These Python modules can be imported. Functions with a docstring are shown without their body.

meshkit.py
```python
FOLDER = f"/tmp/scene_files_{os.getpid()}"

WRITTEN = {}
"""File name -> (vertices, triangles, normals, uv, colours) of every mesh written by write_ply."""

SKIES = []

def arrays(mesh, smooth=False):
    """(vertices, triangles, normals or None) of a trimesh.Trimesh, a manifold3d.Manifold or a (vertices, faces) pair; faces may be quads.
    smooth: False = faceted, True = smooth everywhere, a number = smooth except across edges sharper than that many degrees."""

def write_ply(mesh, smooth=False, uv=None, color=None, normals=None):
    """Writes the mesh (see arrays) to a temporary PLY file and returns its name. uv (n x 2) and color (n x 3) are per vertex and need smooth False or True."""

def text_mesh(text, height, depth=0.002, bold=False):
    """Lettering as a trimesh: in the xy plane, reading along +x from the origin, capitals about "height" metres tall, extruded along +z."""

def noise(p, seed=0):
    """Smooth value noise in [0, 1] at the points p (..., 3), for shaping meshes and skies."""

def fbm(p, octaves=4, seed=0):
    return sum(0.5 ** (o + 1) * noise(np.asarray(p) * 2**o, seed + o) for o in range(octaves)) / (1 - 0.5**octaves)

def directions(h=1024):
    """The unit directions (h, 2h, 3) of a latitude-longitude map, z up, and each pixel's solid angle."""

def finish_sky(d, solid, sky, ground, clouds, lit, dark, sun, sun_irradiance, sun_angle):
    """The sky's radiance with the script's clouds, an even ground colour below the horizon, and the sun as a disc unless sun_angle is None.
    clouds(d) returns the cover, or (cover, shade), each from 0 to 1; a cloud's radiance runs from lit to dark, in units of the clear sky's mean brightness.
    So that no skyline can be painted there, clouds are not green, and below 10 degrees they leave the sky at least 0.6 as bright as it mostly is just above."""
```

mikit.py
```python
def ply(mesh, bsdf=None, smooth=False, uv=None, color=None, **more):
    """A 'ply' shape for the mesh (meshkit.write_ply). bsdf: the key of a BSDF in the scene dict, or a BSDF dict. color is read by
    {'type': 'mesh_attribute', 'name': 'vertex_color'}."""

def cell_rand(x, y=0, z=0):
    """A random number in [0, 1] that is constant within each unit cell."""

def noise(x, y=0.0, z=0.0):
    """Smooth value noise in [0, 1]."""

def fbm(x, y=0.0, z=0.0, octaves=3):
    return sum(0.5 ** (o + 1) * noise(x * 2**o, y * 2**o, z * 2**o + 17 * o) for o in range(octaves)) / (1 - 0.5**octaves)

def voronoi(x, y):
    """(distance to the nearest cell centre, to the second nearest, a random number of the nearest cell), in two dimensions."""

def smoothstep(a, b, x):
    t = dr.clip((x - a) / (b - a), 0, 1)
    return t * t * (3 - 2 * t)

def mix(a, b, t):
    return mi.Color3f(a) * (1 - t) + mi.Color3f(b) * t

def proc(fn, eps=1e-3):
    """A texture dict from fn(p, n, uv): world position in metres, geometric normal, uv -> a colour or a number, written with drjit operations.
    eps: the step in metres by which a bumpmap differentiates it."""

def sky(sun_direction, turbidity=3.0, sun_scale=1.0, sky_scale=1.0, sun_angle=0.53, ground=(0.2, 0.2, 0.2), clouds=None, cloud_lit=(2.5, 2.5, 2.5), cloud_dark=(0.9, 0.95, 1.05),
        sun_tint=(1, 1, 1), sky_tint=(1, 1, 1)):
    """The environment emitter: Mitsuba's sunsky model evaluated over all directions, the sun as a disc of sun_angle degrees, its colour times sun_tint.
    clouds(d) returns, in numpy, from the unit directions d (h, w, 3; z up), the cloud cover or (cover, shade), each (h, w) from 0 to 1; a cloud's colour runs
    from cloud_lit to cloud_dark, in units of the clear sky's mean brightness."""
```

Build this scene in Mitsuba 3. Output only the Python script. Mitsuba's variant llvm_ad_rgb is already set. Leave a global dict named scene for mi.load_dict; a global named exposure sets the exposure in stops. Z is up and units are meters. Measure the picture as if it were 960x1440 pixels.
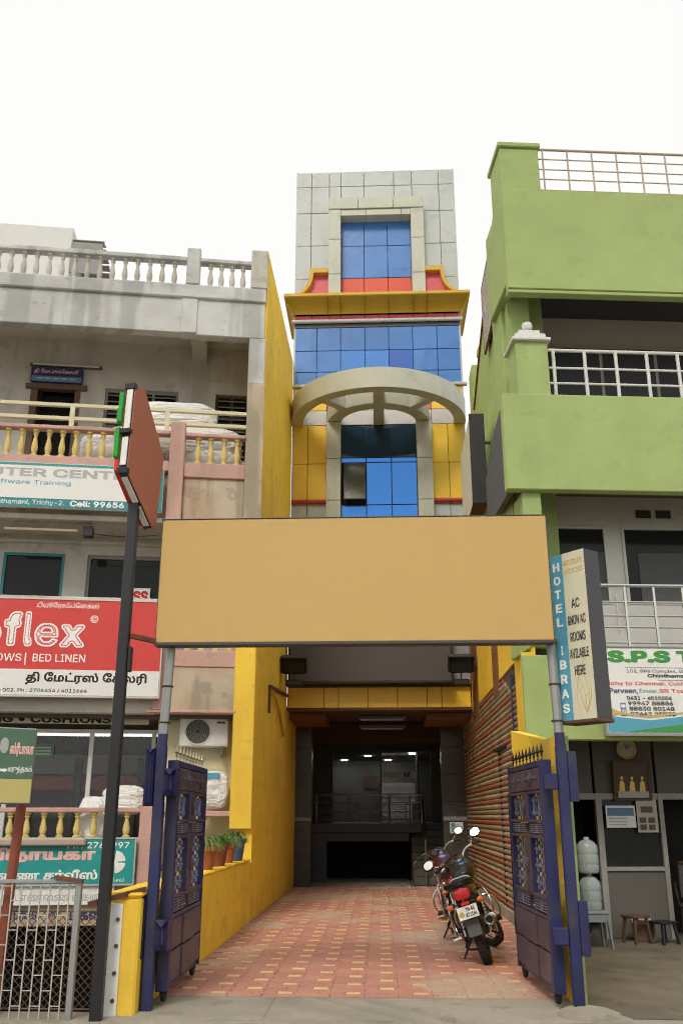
import math, glob, random
import numpy as np, trimesh, mitsuba as mi, drjit as dr
import mikit, meshkit
from mikit import proc, fbm, noise, smoothstep, mix, cell_rand
from scipy.spatial import ConvexHull
from shapely import affinity, box as sbox, union_all
from shapely.geometry import Polygon, LineString, Point

T = mi.ScalarTransform4f
rng = random.Random(7)
scene, labels = {}, {}

# ------------------------------------------------------------------ camera, sky, exposure
FOC, PITCH, YAW, EYE = 1296.0, math.radians(18.29), math.radians(2.37), 1.5
fw = np.array([-math.sin(YAW) * math.cos(PITCH), math.cos(YAW) * math.cos(PITCH), math.sin(PITCH)])
scene['camera'] = dict(type='perspective', fov=2 * math.degrees(math.atan(720 / FOC)), fov_axis='y', near_clip=0.1, far_clip=2000.0,
                       to_world=T().look_at(origin=[0, 0, EYE], target=[float(fw[0]), float(fw[1]), float(EYE + fw[2])], up=[0, 0, 1]))
scene['daylight'] = mikit.sky((-0.25, -1.0, 0.95), turbidity=3, sun_scale=0.3, sun_angle=16, clouds=lambda d: 1.0,
                              cloud_lit=(2.5, 2.5, 2.45), ground=(0.28, 0.26, 0.24), sun_tint=(.88, .97, 1.12))
exposure = 2.1

# ------------------------------------------------------------------ mesh helpers
def cat(*ms):
    vs, fs, n = [], [], 0
    for m in ms:
        for v, f in (m if isinstance(m, list) else [m]):
            v, f = np.asarray(v, float), np.asarray(f, int)
            if f.shape[1] == 4: f = np.vstack([f[:, [0, 1, 2]], f[:, [0, 2, 3]]])
            vs.append(v); fs.append(f + n); n += len(v)
    return np.vstack(vs), np.vstack(fs)
def tf(m, M):
    v, f = cat(m)
    return v @ M[:3, :3].T + M[:3, 3], (f if np.linalg.det(M[:3, :3]) > 0 else f[:, ::-1])
def tr(x, y, z): M = np.eye(4); M[:3, 3] = x, y, z; return M
def rot(axis, deg): return trimesh.transformations.rotation_matrix(math.radians(deg), axis)
X_, Y_, Z_ = [1, 0, 0], [0, 1, 0], [0, 0, 1]
BV = np.array([[x, y, z] for x in (0, 1) for y in (0, 1) for z in (0, 1)], float)
BF = np.array([[0, 1, 3], [0, 3, 2], [4, 6, 7], [4, 7, 5], [0, 4, 5], [0, 5, 1], [2, 3, 7], [2, 7, 6], [0, 2, 6], [0, 6, 4], [1, 5, 7], [1, 7, 3]])
def bx(x0, x1, y0, y1, z0, z1):
    return np.array([x0, y0, z0]) + BV * np.array([x1 - x0, y1 - y0, z1 - z0]), BF
_s = [(sx, sy, sz, k) for sx in (-1, 1) for sy in (-1, 1) for sz in (-1, 1) for k in range(3)]
_cv = np.array([[s[i] * (1 if i == s[3] else .8) for i in range(3)] for s in _s])
_h = ConvexHull(_cv); _cf = _h.simplices.copy()
for i, (a, b, c) in enumerate(_cf):
    if np.dot(np.cross(_cv[b] - _cv[a], _cv[c] - _cv[a]), _h.equations[i, :3]) < 0: _cf[i] = [a, c, b]
_sg = np.array([s[:3] for s in _s], float); _in = np.array([[0 if i == s[3] else 1 for i in range(3)] for s in _s], float)
def cb(x0, x1, y0, y1, z0, z1, c=.01):
    h = np.array([x1 - x0, y1 - y0, z1 - z0]) / 2; c = min(c, h.min() * .9)
    return np.array([x0 + x1, y0 + y1, z0 + z1]) / 2 + _sg * (h - c * _in), _cf
def lathe(prof, n=16):
    prof = np.array(prof, float); a = np.arange(n) * 2 * np.pi / n; k = len(prof)
    v = np.stack([prof[:, None, 0] * np.cos(a), prof[:, None, 0] * np.sin(a), np.repeat(prof[:, 1:2], n, 1)], -1).reshape(-1, 3)
    i, j = np.meshgrid(np.arange(k - 1), np.arange(n), indexing='ij')
    q = np.stack([i * n + j, i * n + (j + 1) % n, (i + 1) * n + (j + 1) % n, (i + 1) * n + j], -1).reshape(-1, 4)
    v = np.vstack([v, [[0, 0, prof[0, 1]], [0, 0, prof[-1, 1]]]]); j = np.arange(n)
    c0 = np.stack([j * 0 + k * n, (j + 1) % n, j], 1); c1 = np.stack([j * 0 + k * n + 1, (k - 1) * n + j, (k - 1) * n + (j + 1) % n], 1)
    return cat((v, np.vstack([q[:, [0, 1, 2]], q[:, [0, 2, 3]], c0, c1])))
def frame(z):
    z = np.asarray(z, float); z = z / np.linalg.norm(z)
    x = np.cross([0, 0, 1] if abs(z[2]) < .9 else [1, 0, 0], z); x /= np.linalg.norm(x)
    return np.stack([x, np.cross(z, x), z], 1)
def rod(p, q, r, n=8, r2=None):
    p, q = np.array(p, float), np.array(q, float); M = np.eye(4); M[:3, :3] = frame(q - p); M[:3, 3] = p
    return tf(lathe([(r, 0), (r if r2 is None else r2, np.linalg.norm(q - p))], n), M)
def bar(p, q, w, h):
    p, q = np.array(p, float), np.array(q, float); M = np.eye(4); M[:3, :3] = frame(q - p); M[:3, 3] = p
    return tf(bx(-w / 2, w / 2, -h / 2, h / 2, 0, np.linalg.norm(q - p)), M)
def tube(pts, r, n=8, sub=4, closed=False):
    p = np.array(pts, float)
    if sub > 1 and len(p) > 2:
        from scipy.interpolate import CubicSpline
        t = np.r_[0, np.cumsum(np.linalg.norm(np.diff(p, axis=0), axis=1))]
        p = CubicSpline(t, p)(np.linspace(0, t[-1], (len(p) - 1) * sub + 1))
    k = len(p); d = np.gradient(p, axis=0); d /= np.linalg.norm(d, axis=1, keepdims=True)
    u = frame(d[0])[:, 0]; a = np.arange(n) * 2 * np.pi / n; v = []
    rr = np.interp(np.linspace(0, 1, k), np.linspace(0, 1, len(r)), r) if hasattr(r, '__len__') else np.full(k, r)
    for i in range(k):
        u = u - d[i] * (u @ d[i]); u /= np.linalg.norm(u); w = np.cross(d[i], u)
        v.append(p[i] + rr[i] * (np.cos(a)[:, None] * u + np.sin(a)[:, None] * w))
    i, j = np.meshgrid(np.arange(k - 1), np.arange(n), indexing='ij')
    q = np.stack([i * n + j, i * n + (j + 1) % n, (i + 1) * n + (j + 1) % n, (i + 1) * n + j], -1).reshape(-1, 4)
    v = np.vstack(v + [p[:1], p[-1:]]); j = np.arange(n)
    return cat((v, np.vstack([q[:, [0, 1, 2]], q[:, [0, 2, 3]], np.stack([j * 0 + k * n, (j + 1) % n, j], 1), np.stack([j * 0 + k * n + 1, (k - 1) * n + j, (k - 1) * n + (j + 1) % n], 1)])))
def loft(secs, n=20, e=2.4):
    """secs: (x, yc, zc, half width, half height) superellipses along x."""
    a = np.arange(n) * 2 * np.pi / n; c, s = np.cos(a), np.sin(a)
    cx, sx = np.sign(c) * abs(c) ** (2 / e), np.sign(s) * abs(s) ** (2 / e)
    v = np.vstack([np.stack([np.full(n, x), yc + hw * cx, zc + hh * sx], 1) for x, yc, zc, hw, hh in secs]); k = len(secs)
    i, j = np.meshgrid(np.arange(k - 1), np.arange(n), indexing='ij')
    q = np.stack([i * n + j, i * n + (j + 1) % n, (i + 1) * n + (j + 1) % n, (i + 1) * n + j], -1).reshape(-1, 4)
    v = np.vstack([v, [[secs[0][0], secs[0][1], secs[0][2]], [secs[-1][0], secs[-1][1], secs[-1][2]]]]); j = np.arange(n)
    return cat((v, np.vstack([q[:, [0, 1, 2]], q[:, [0, 2, 3]], np.stack([j * 0 + k * n, (j + 1) % n, j], 1), np.stack([j * 0 + k * n + 1, (k - 1) * n + j, (k - 1) * n + (j + 1) % n], 1)])))
def ext(poly, h):
    """shapely polygon extruded 0..h along z"""
    return cat([(m.vertices, m.faces) for m in (trimesh.creation.extrude_polygon(g, h, engine='earcut') for g in getattr(poly, 'geoms', [poly]) if g.area > 1e-7)])
def basis(o, ex, ey):
    M = np.eye(4); ex, ey = np.array(ex, float), np.array(ey, float)
    M[:3, 0], M[:3, 1], M[:3, 2], M[:3, 3] = ex, ey, np.cross(ex, ey), o; return M
def UP(o): return basis(o, X_, Z_)          # a drawing stood upright, facing -y
def torus(R, r, n=24, m=10, a0=0, a1=2 * math.pi):
    a = np.linspace(a0, a1, n + 1); return tube(np.stack([R * np.cos(a), R * np.sin(a), a * 0], 1), r, m, 1)
FONTS = glob.glob('/opt/blender-*/*/datafiles/fonts/')[0]
_shapes = {}
def glyphs(text, bold=0, font='Inter.woff2'):
    if (text, bold, font) in _shapes: return _shapes[text, bold, font]
    from PIL import Image, ImageDraw, ImageFont
    f = ImageFont.truetype(FONTS + font, 96, layout_engine=ImageFont.Layout.BASIC)
    x0, y0, x1, y1 = f.getbbox(text, anchor='ls', stroke_width=bold)
    im = Image.new('L', (int(x1 - x0) + 8, int(y1 - y0) + 8))
    ImageDraw.Draw(im).text((4 - x0, 4 - y0), text, 255, f, anchor='ls', stroke_width=bold)
    on = np.pad(np.asarray(im) > 127, ((0, 0), (1, 1))).astype(np.int8)
    rows, st = np.nonzero(np.diff(on, axis=1) == 1); en = np.nonzero(np.diff(on, axis=1) == -1)[1]
    s = union_all(sbox(st, -rows - 1, en, -rows)).buffer(.6).buffer(-.6).simplify(.8)
    _shapes[text, bold, font] = affinity.translate(s, 0, 4 - y0); return _shapes[text, bold, font]
TAMIL = 'NotoSansTamil-VariableFont_wdth,wght.woff2'
def words(text, x, z, w, h, d=.004, bold=0, font='Inter.woff2', how=None):
    """Lettering w wide, h tall, its lower left at (x, z) of a drawing plane."""
    s = glyphs(text, bold, font)
    if how: s = how(s)
    a = s.bounds; s = affinity.translate(s, -a[0], -a[1])
    return ext(affinity.scale(s, w / (a[2] - a[0]), h / (a[3] - a[1]), origin=(0, 0)), d), None
def W(*a, **k): return tf(words(*a, **k)[0], tr(a[1], 0, 0) @ tr(0, a[2], 0))

# ------------------------------------------------------------------ materials
def mat(key, c, r=.6, metal=0., spec=.4, coat=0., **k):
    if isinstance(c, tuple): c = {'type': 'rgb', 'value': list(c)}
    b = dict(type='principled', base_color=c, roughness=r, metallic=metal, specular=spec, clearcoat=coat, **k)
    scene[key] = {'type': 'twosided', 'bsdf': b}
def worn(base, dirt, amt=.5, big=.6, streak=1.0, base2=None, grain=.1):
    """paint or plaster with broad tone changes, fine mottling and rain streaks running down"""
    def fn(p, n, uv):
        h = p.x + p.y * .83
        a = fbm(p.x * big, p.y * big, p.z * big, 4)
        f = noise(p.x * 31, p.y * 31, p.z * 31)
        s = fbm(h * 4.5, p.z * .4, 3.0, 3) * smoothstep(.25, .6, fbm(h * .7, p.z * .7, 5.0, 2))
        c = smoothstep(.66, .70, fbm(p.x * 4 + 7, p.y * 4, p.z * 4, 4)) * .55
        t = dr.clip(smoothstep(.42, .8, a) * .6 + smoothstep(.36, .66, s) * streak + c, 0, 1) * amt
        return mix(mix(base, base2 or base, smoothstep(.3, .7, fbm(p.x * 2.3, p.y * 2.3, p.z * 2.3 + 9))), dirt, t) * (1 - grain * .5 + grain * f)
    return proc(fn)
mat('grey_concrete', worn((.60, .61, .60), (.27, .272, .265), .6, .5, .8, (.51, .515, .505)), .9, spec=.2)
mat('cream_plaster', worn((.58, .56, .51), (.33, .31, .26), .55, .5, .5, (.52, .50, .45)), .9, spec=.2)
mat('peach_plaster', worn((.54, .46, .35), (.30, .26, .20), .8, 1.2, .9, (.50, .36, .25)), .9, spec=.2)
mat('yellow_paint', worn((.84, .57, .06), (.50, .34, .07), .5, .45, .45, (.80, .52, .05), .05), .7, spec=.3)
mat('green_paint', worn((.355, .455, .175), (.27, .35, .135), .5, .4, .5, (.335, .42, .165), .05), .75, spec=.3)
mat('street_concrete', worn((.27, .245, .195), (.16, .145, .12), .7, .7, .5, (.235, .215, .175)), .92, spec=.2)
mat('grey_cladding', worn((.45, .48, .475), (.33, .35, .34), .45, .8, .5, None, .04), .45, spec=.5)
mat('blue_cladding', worn((.045, .18, .52), (.04, .14, .40), .6, .8, .5, (.055, .20, .56), .05), .32, spec=.5)
mat('stone_beige', worn((.50, .51, .43), (.36, .36, .29), .45, .7, .5, None, .04), .5, spec=.4)
mat('rusty_steel', worn((.10, .05, .035), (.17, .075, .04), .8, 4., .8, (.075, .04, .03)), .8, spec=.3)
mat('pink_paint', worn((.58, .36, .31), (.38, .24, .19), .6, .7, .8, (.54, .34, .29)), .8, spec=.3)
mat('gate_blue', worn((.012, .013, .066), (.05, .04, .05), .7, 3., .6, (.016, .022, .10)), .45, spec=.5)
mat('gate_plum', worn((.062, .042, .058), (.12, .09, .10), .6, 3., .6, (.05, .036, .06)), .42, spec=.5)
def granite(p, n, uv):
    f = noise(p.x * 160, p.y * 160, p.z * 160); g = fbm(p.x * 9, p.y * 9, p.z * 9)
    return mi.Color3f(.045, .045, .042) * (.7 + 1.1 * g) + mi.Color3f(.06) * smoothstep(.72, .9, f)
mat('dark_granite', proc(granite), .22, spec=.6)
def paver(c1, c2):
    def fn(p, n, uv):
        a = cell_rand(dr.floor(p.x / .32 + .5), dr.floor(p.y / .23), 3); g = fbm(p.x * 1.1, p.y * 1.1, 2., 4); f = noise(p.x * 90, p.y * 90, p.z * 90)
        return mix(mix(c1, c2, a), (.44, .33, .24), .85 * smoothstep(.45, .75, g)) * (.85 + .3 * f)
    return proc(fn)
mat('red_paver', paver((.46, .215, .16), (.39, .185, .145)), .7, spec=.35)
mat('yellow_paver', paver((.64, .46, .22), (.56, .40, .19)), .7, spec=.35)
mat('slat_red', worn((.37, .12, .065), (.25, .17, .10), .9, 1.6, .9, (.30, .10, .06)), .65); mat('slat_cream', worn((.42, .33, .21), (.22, .16, .10), .9, 1.6, .9, (.34, .27, .16)), .65); mat('slat_green', worn((.25, .24, .15), (.30, .15, .09), .9, 1.6, .9, (.28, .22, .13)), .65)
for k, c, r, o in [
    ('yellow_cladding', (.82, .54, .045), .4, {}), ('yellow_trim', (.58, .36, .03), .5, {}), ('red_cladding', (.62, .075, .035), .4, {}), ('pink_cladding', (.60, .10, .12), .42, {}),
    ('white_cladding', (.56, .56, .55), .4, {}), ('joint_dark', (.03, .03, .03), .9, {}), ('red_tube', (.42, .05, .035), .4, {}),
    ('tan_board', (.53, .35, .125), .55, {}), ('black_metal', (.016, .016, .018), .45, {}), ('dark_grey', (.055, .055, .062), .5, {}),
    ('brown_dark', (.10, .055, .03), .7, {}), ('umber', (.19, .085, .035), .7, {}), ('sign_umber', (.085, .07, .068), .6, {}),
    ('yellow_baluster', (.60, .47, .17), .6, {}), ('white_paint', (.62, .62, .60), .6, {}), ('cream_paint', (.60, .55, .36), .5, {}),
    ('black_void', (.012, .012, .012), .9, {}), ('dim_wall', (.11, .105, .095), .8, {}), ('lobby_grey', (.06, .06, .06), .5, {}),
    ('chrome', (.75, .75, .76), .12, dict(metal=1.)), ('steel', (.62, .62, .60), .28, dict(metal=1.)), ('galvanised', (.36, .37, .37), .45, dict(metal=.7)), ('alu', (.55, .54, .50), .4, dict(metal=.4)),
    ('rubber', (.022, .021, .020), .8, {}), ('engine_metal', (.16, .155, .15), .4, dict(metal=.7)), ('black_gloss', (.014, .014, .015), .15, dict(coat=.6)), ('maroon_gloss', (.20, .012, .012), .18, dict(coat=.8)),
    ('seat_vinyl', (.02, .02, .021), .5, {}), ('dusty_plastic', (.10, .10, .095), .65, {}), ('red_lens', (.60, .012, .012), .12, dict(coat=.8)), ('orange_lens', (.75, .17, .02), .15, dict(coat=.8)),
    ('plate_white', (.78, .78, .72), .4, {}), ('ink_black', (.015, .015, .015), .6, {}), ('ink_white', (.80, .80, .78), .5, {}), ('ink_red', (.55, .03, .03), .6, {}), ('ink_green', (.05, .27, .06), .6, {}), ('ink_navy', (.03, .03, .13), .6, {}), ('ink_teal', (.05, .30, .32), .6, {}),
    ('ink_grey', (.42, .42, .42), .6, {}), ('ink_gold', (.55, .38, .12), .6, {}), ('ink_pink', (.80, .48, .44), .6, {}),
    ('sign_red', (.60, .055, .048), .5, {}), ('sign_white', (.74, .74, .72), .5, {}), ('sign_cream', (.62, .60, .45), .5, {}), ('sign_teal', (.02, .30, .29), .5, {}), ('sign_sea', (.035, .22, .25), .5, {}), ('sign_sky', (.09, .33, .46), .5, {}), ('sign_brick', (.37, .115, .065), .55, {}),
    ('letter_green', (.02, .30, .04), .35, {}), ('letter_red', (.60, .03, .02), .4, {}), ('gold_metal', (.62, .42, .12), .4, dict(metal=.5)), ('bead_blue', (.03, .045, .17), .45, {}), ('bead_white', (.15, .15, .19), .4, {}),
    ('bale_plastic', (.74, .735, .71), .35, {}), ('mesh_wire', (.13, .09, .07), .7, {}), ('terracotta', (.36, .12, .045), .8, {}), ('pot_blue', (.06, .10, .22), .5, {}), ('teal_frame', (.05, .23, .27), .6, {}), ('door_brown', (.13, .075, .055), .7, {}),
    ('clear_jug', (.30, .36, .36), .2, {}), ('grey_plastic', (.22, .25, .27), .5, {}), ('slat_base', (.10, .07, .05), .8, {}),
    ('rust_rail', (.22, .062, .035), .7, {}), ('green_sign', (.085, .165, .11), .5, {}), ('tan_rail', (.42, .33, .26), .6, {}), ('fan_black', (.02, .02, .02), .6, {}), ('skin_poster', (.45, .42, .36), .6, {}), ('soil', (.04, .03, .02), .95, {}),
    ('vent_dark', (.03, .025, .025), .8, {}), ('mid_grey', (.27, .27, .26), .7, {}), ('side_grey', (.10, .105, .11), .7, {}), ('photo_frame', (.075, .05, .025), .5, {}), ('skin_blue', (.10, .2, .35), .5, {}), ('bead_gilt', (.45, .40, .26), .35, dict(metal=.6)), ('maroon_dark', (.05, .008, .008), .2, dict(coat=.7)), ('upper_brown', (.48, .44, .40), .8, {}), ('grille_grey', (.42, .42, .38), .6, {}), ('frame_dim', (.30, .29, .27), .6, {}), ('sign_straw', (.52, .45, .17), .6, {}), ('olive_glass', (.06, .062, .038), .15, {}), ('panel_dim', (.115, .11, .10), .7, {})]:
    o = dict(o); mat(k, c, r, o.pop('metal', 0.), o.pop('spec', .4), **o)
scene['dark_glass'] = {'type': 'twosided', 'bsdf': dict(type='principled', base_color={'type': 'rgb', 'value': [.018, .02, .020]}, roughness=.08, specular=.22)}
scene['blue_glass'] = {'type': 'twosided', 'bsdf': dict(type='principled', base_color={'type': 'rgb', 'value': [.06, .25, .72]}, roughness=.05, metallic=.65, specular=.6)}
scene['tinted_glass'] = {'type': 'twosided', 'bsdf': dict(type='principled', base_color={'type': 'rgb', 'value': [.012, .035, .065]}, roughness=.05, specular=.45)}
scene['clear_glass'] = dict(type='thindielectric', int_ior=1.25)
scene['mirror_glass'] = {'type': 'twosided', 'bsdf': dict(type='roughconductor', material='Ag', alpha=.03)}
scene['leaf_green'] = dict(type='principledthin', base_color={'type': 'rgb', 'value': [.10, .19, .04]}, roughness=.5, diff_trans=.5)
scene['leaf_pale'] = dict(type='principledthin', base_color={'type': 'rgb', 'value': [.26, .34, .12]}, roughness=.5, diff_trans=.5)

# ------------------------------------------------------------------ bookkeeping
def numbered(k):
    n, i = k, 0
    while n in scene or n in labels or any(q.startswith(n + '__') for q in _tops.get(n, ())): i += 1; n = f'{k}_{i:03d}'
    return n
_tops, _cnt = {}, {}
def thing(name, label, cat_, group=None, kind=None):
    i = _cnt.get(name, 0); _cnt[name] = i + 1
    k = name if i == 0 else f'{name}_{i:03d}'
    labels[k] = {'label': label, 'category': cat_}
    if group: labels[k]['group'] = group
    if kind: labels[k]['kind'] = kind
    return k
STUFF = {'lettering', 'beads', 'print', 'scroll_band', 'small_lettering', 'number_lettering', 'notice_lettering', 'words', 'line', 'knot', 'red_lettering', 'white_lettering', 'tread', 'spokes', 'phone_keys', 'flower_drawing', 'grille', 'fins', 'cylinder_fins', 'piping', 'rung', 'light_pieces'}
def part(parent, name, mesh, bsdf, smooth=False, M=None, label=None, kind=None, **more):
    if name in STUFF: kind = 'stuff'
    base = f'{parent}__{name}'; i = _cnt.get(base, 0); _cnt[base] = i + 1
    k = base if i == 0 else f'{base}_{i:03d}'
    mesh = cat(mesh)
    if M is not None: mesh = tf(mesh, M)
    scene[k] = mikit.ply(mesh, bsdf, smooth=smooth, **more)
    if label or kind: labels[k] = {a: b for a, b in (('label', label), ('kind', kind)) if b}
    return k
def solo(name, mesh, bsdf, label, cat_, group=None, kind=None, smooth=False, M=None):
    k = thing(name, label, cat_, group, kind); mesh = cat(mesh)
    scene[k] = mikit.ply(tf(mesh, M) if M is not None else mesh, bsdf, smooth=smooth); return k
def struct(name, mesh, bsdf, smooth=False):
    labels[name] = {'kind': 'structure'}; scene[name] = mikit.ply(cat(mesh), bsdf, smooth=smooth); return name
def tilt(v, q, k=.007):
    # hung a touch out of true, as cladding is
    v = v.copy(); m = v.mean(0); v[:, 1] += (v[:, 0] - m[0]) * rng.uniform(-k, k) + (v[:, 2] - m[2]) * rng.uniform(-k, k); return v, q
def panels(parent, name, xs, zs, y, bsdf, gap=.012, t=.035, skip=lambda xc, zc: False, M=None):
    for a, b in zip(xs[:-1], xs[1:]):
        for c, d in zip(zs[:-1], zs[1:]):
            m = bsdf((a + b) / 2, (c + d) / 2) if callable(bsdf) else bsdf
            if m and not skip((a + b) / 2, (c + d) / 2):
                j = rng.uniform(-.003, .003)
                v, q = cb(a + gap / 2, b - gap / 2, y - t + j, y, c + gap / 2, d - gap / 2, .006)
                part(parent, name, tilt(v, q), m, M=M)

# ------------------------------------------------------------------ ground
def grid_ground():
    # the ground in one sheet with a hole (the stairwell pit in front of the left building)
    outer = sbox(-400, -400, 400, 400).difference(union_all([sbox(-16, 8.32, -2.3, 14.6), ]))
    v, f = cat([trimesh.creation.triangulate_polygon(outer, engine='earcut')])
    return np.c_[v, np.full(len(v), -.012)], f
struct('street', grid_ground(), 'street_concrete')
ap = []
for i, (a, b) in enumerate([(-2.0, -.95), (-.93, .42), (.44, 1.95)]): ap.append(cb(a, b, 8.02, 9.0, -.1, -.004 - .001 * i, .008))
struct('apron', cat(ap, cb(-2.0, 1.95, 7.2, 8.0, -.1, -.006, .01)), 'street_concrete')
struct('pit_floor', bx(-16, -2.3, 8.2, 20, -2.2, -2.1), 'dim_wall')
struct('pit_wall', cat(bx(-16, -2.3, 8.20, 8.32, -2.1, -.02), bx(-2.32, -2.2, 8.33, 14.6, -2.1, -.015)), 'dim_wall')

mat('shaded_ground', worn((.155, .135, .10), (.085, .075, .06), .8, .9, .3, (.12, .105, .08)), .9, spec=.2)  # street ground again, with its shade put into a darker mottled colour
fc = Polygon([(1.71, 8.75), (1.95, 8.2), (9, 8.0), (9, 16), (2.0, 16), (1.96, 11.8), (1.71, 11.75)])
struct('shop_forecourt', tf(ext(fc, .1), tr(0, 0, -.104)), 'shaded_ground')
fl = struct('passage_floor', cat(bx(-2.0, 1.6, 9.0, 11.6, -.2, -.014), bx(-2.0, 1.95, 11.6, 22.6, -.2, -.014)), 'joint_dark')
rows, pieces = [], []
y = 9.01
while y < 22.3:
    i = len(rows); rows.append(y)
    for c in range(13):                                              # a course of red blocks
        x0 = -2.0 + c * .304; pieces.append(('r', x0, min(x0 + .304, 1.6 if y < 11.6 else 1.952), y, y + .13) if x0 < (1.55 if y < 11.6 else 1.9) else ('r', 1.58, 1.6, y, y + .13))
    off = (i % 2) * .304                                             # a thin course: yellow bars between red fillers
    x0 = -2.0 - .17 + off
    while x0 < 1.95:
        for k, a, b in (('y', x0, x0 + .14), ('r', x0 + .14, x0 + .374), ('r', x0 + .374, x0 + .608)):
            a, b = max(a, -2.0), min(b, 1.6 if y < 11.6 else 1.952)
            if b - a > .03: pieces.append((k, a, b, y + .13, y + .23))
        x0 += .608
    y += .23
far = {'r': [], 'y': []}; count = {'r': 0, 'y': 0}
for k, a, b, c, d in pieces:
    z = rng.uniform(-.0025, .0015); m = cb(a + .003, b - .003, c + .003, d - .003, -.05, z, .004)
    count[k] += 1
    if count[k] <= (240 if k == 'r' else 60) * (1 if k == 'r' else 1): part(fl, 'paver' if k == 'r' else 'yellow_paver', m, 'red_paver' if k == 'r' else 'yellow_paver')
    else: far[k].append(m)
part(fl, 'far_pavers', far['r'], 'red_paver', kind='stuff'); part(fl, 'far_yellow_pavers', far['y'], 'yellow_paver', kind='stuff')

# ------------------------------------------------------------------ the hotel tower at the end of the passage (face at y = 20)
TW = thing('hotel_tower', 'narrow grey, blue and yellow clad tower with a half round canopy', 'building')
part(TW, 'core', cat(bx(-1.96, 2.04, 20.06, 26, 3.75, 17.4)), 'joint_dark')
X0, X1 = -1.98, 2.06
gx = [X0, -1.6, -1.14, -.84, -.25, .52, .98, 1.67, X1]; gz = [13.45, 14.26, 15.23, 16.2, 17.0, 17.46]
panels(TW, 'grey_panel', gx, gz, 20.05, 'grey_cladding', skip=lambda x, z: -1.14 < x < .98 and z < 15.8)
part(TW, 'side_cladding', cat(bx(X0 - .01, X0 + .03, 20.01, 26, 3.7, 17.46), bx(X1 - .03, X1 + .01, 20.01, 26, 3.7, 17.46), bx(X0, X1, 20.02, 26, 17.41, 17.45)), 'grey_cladding')
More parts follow.
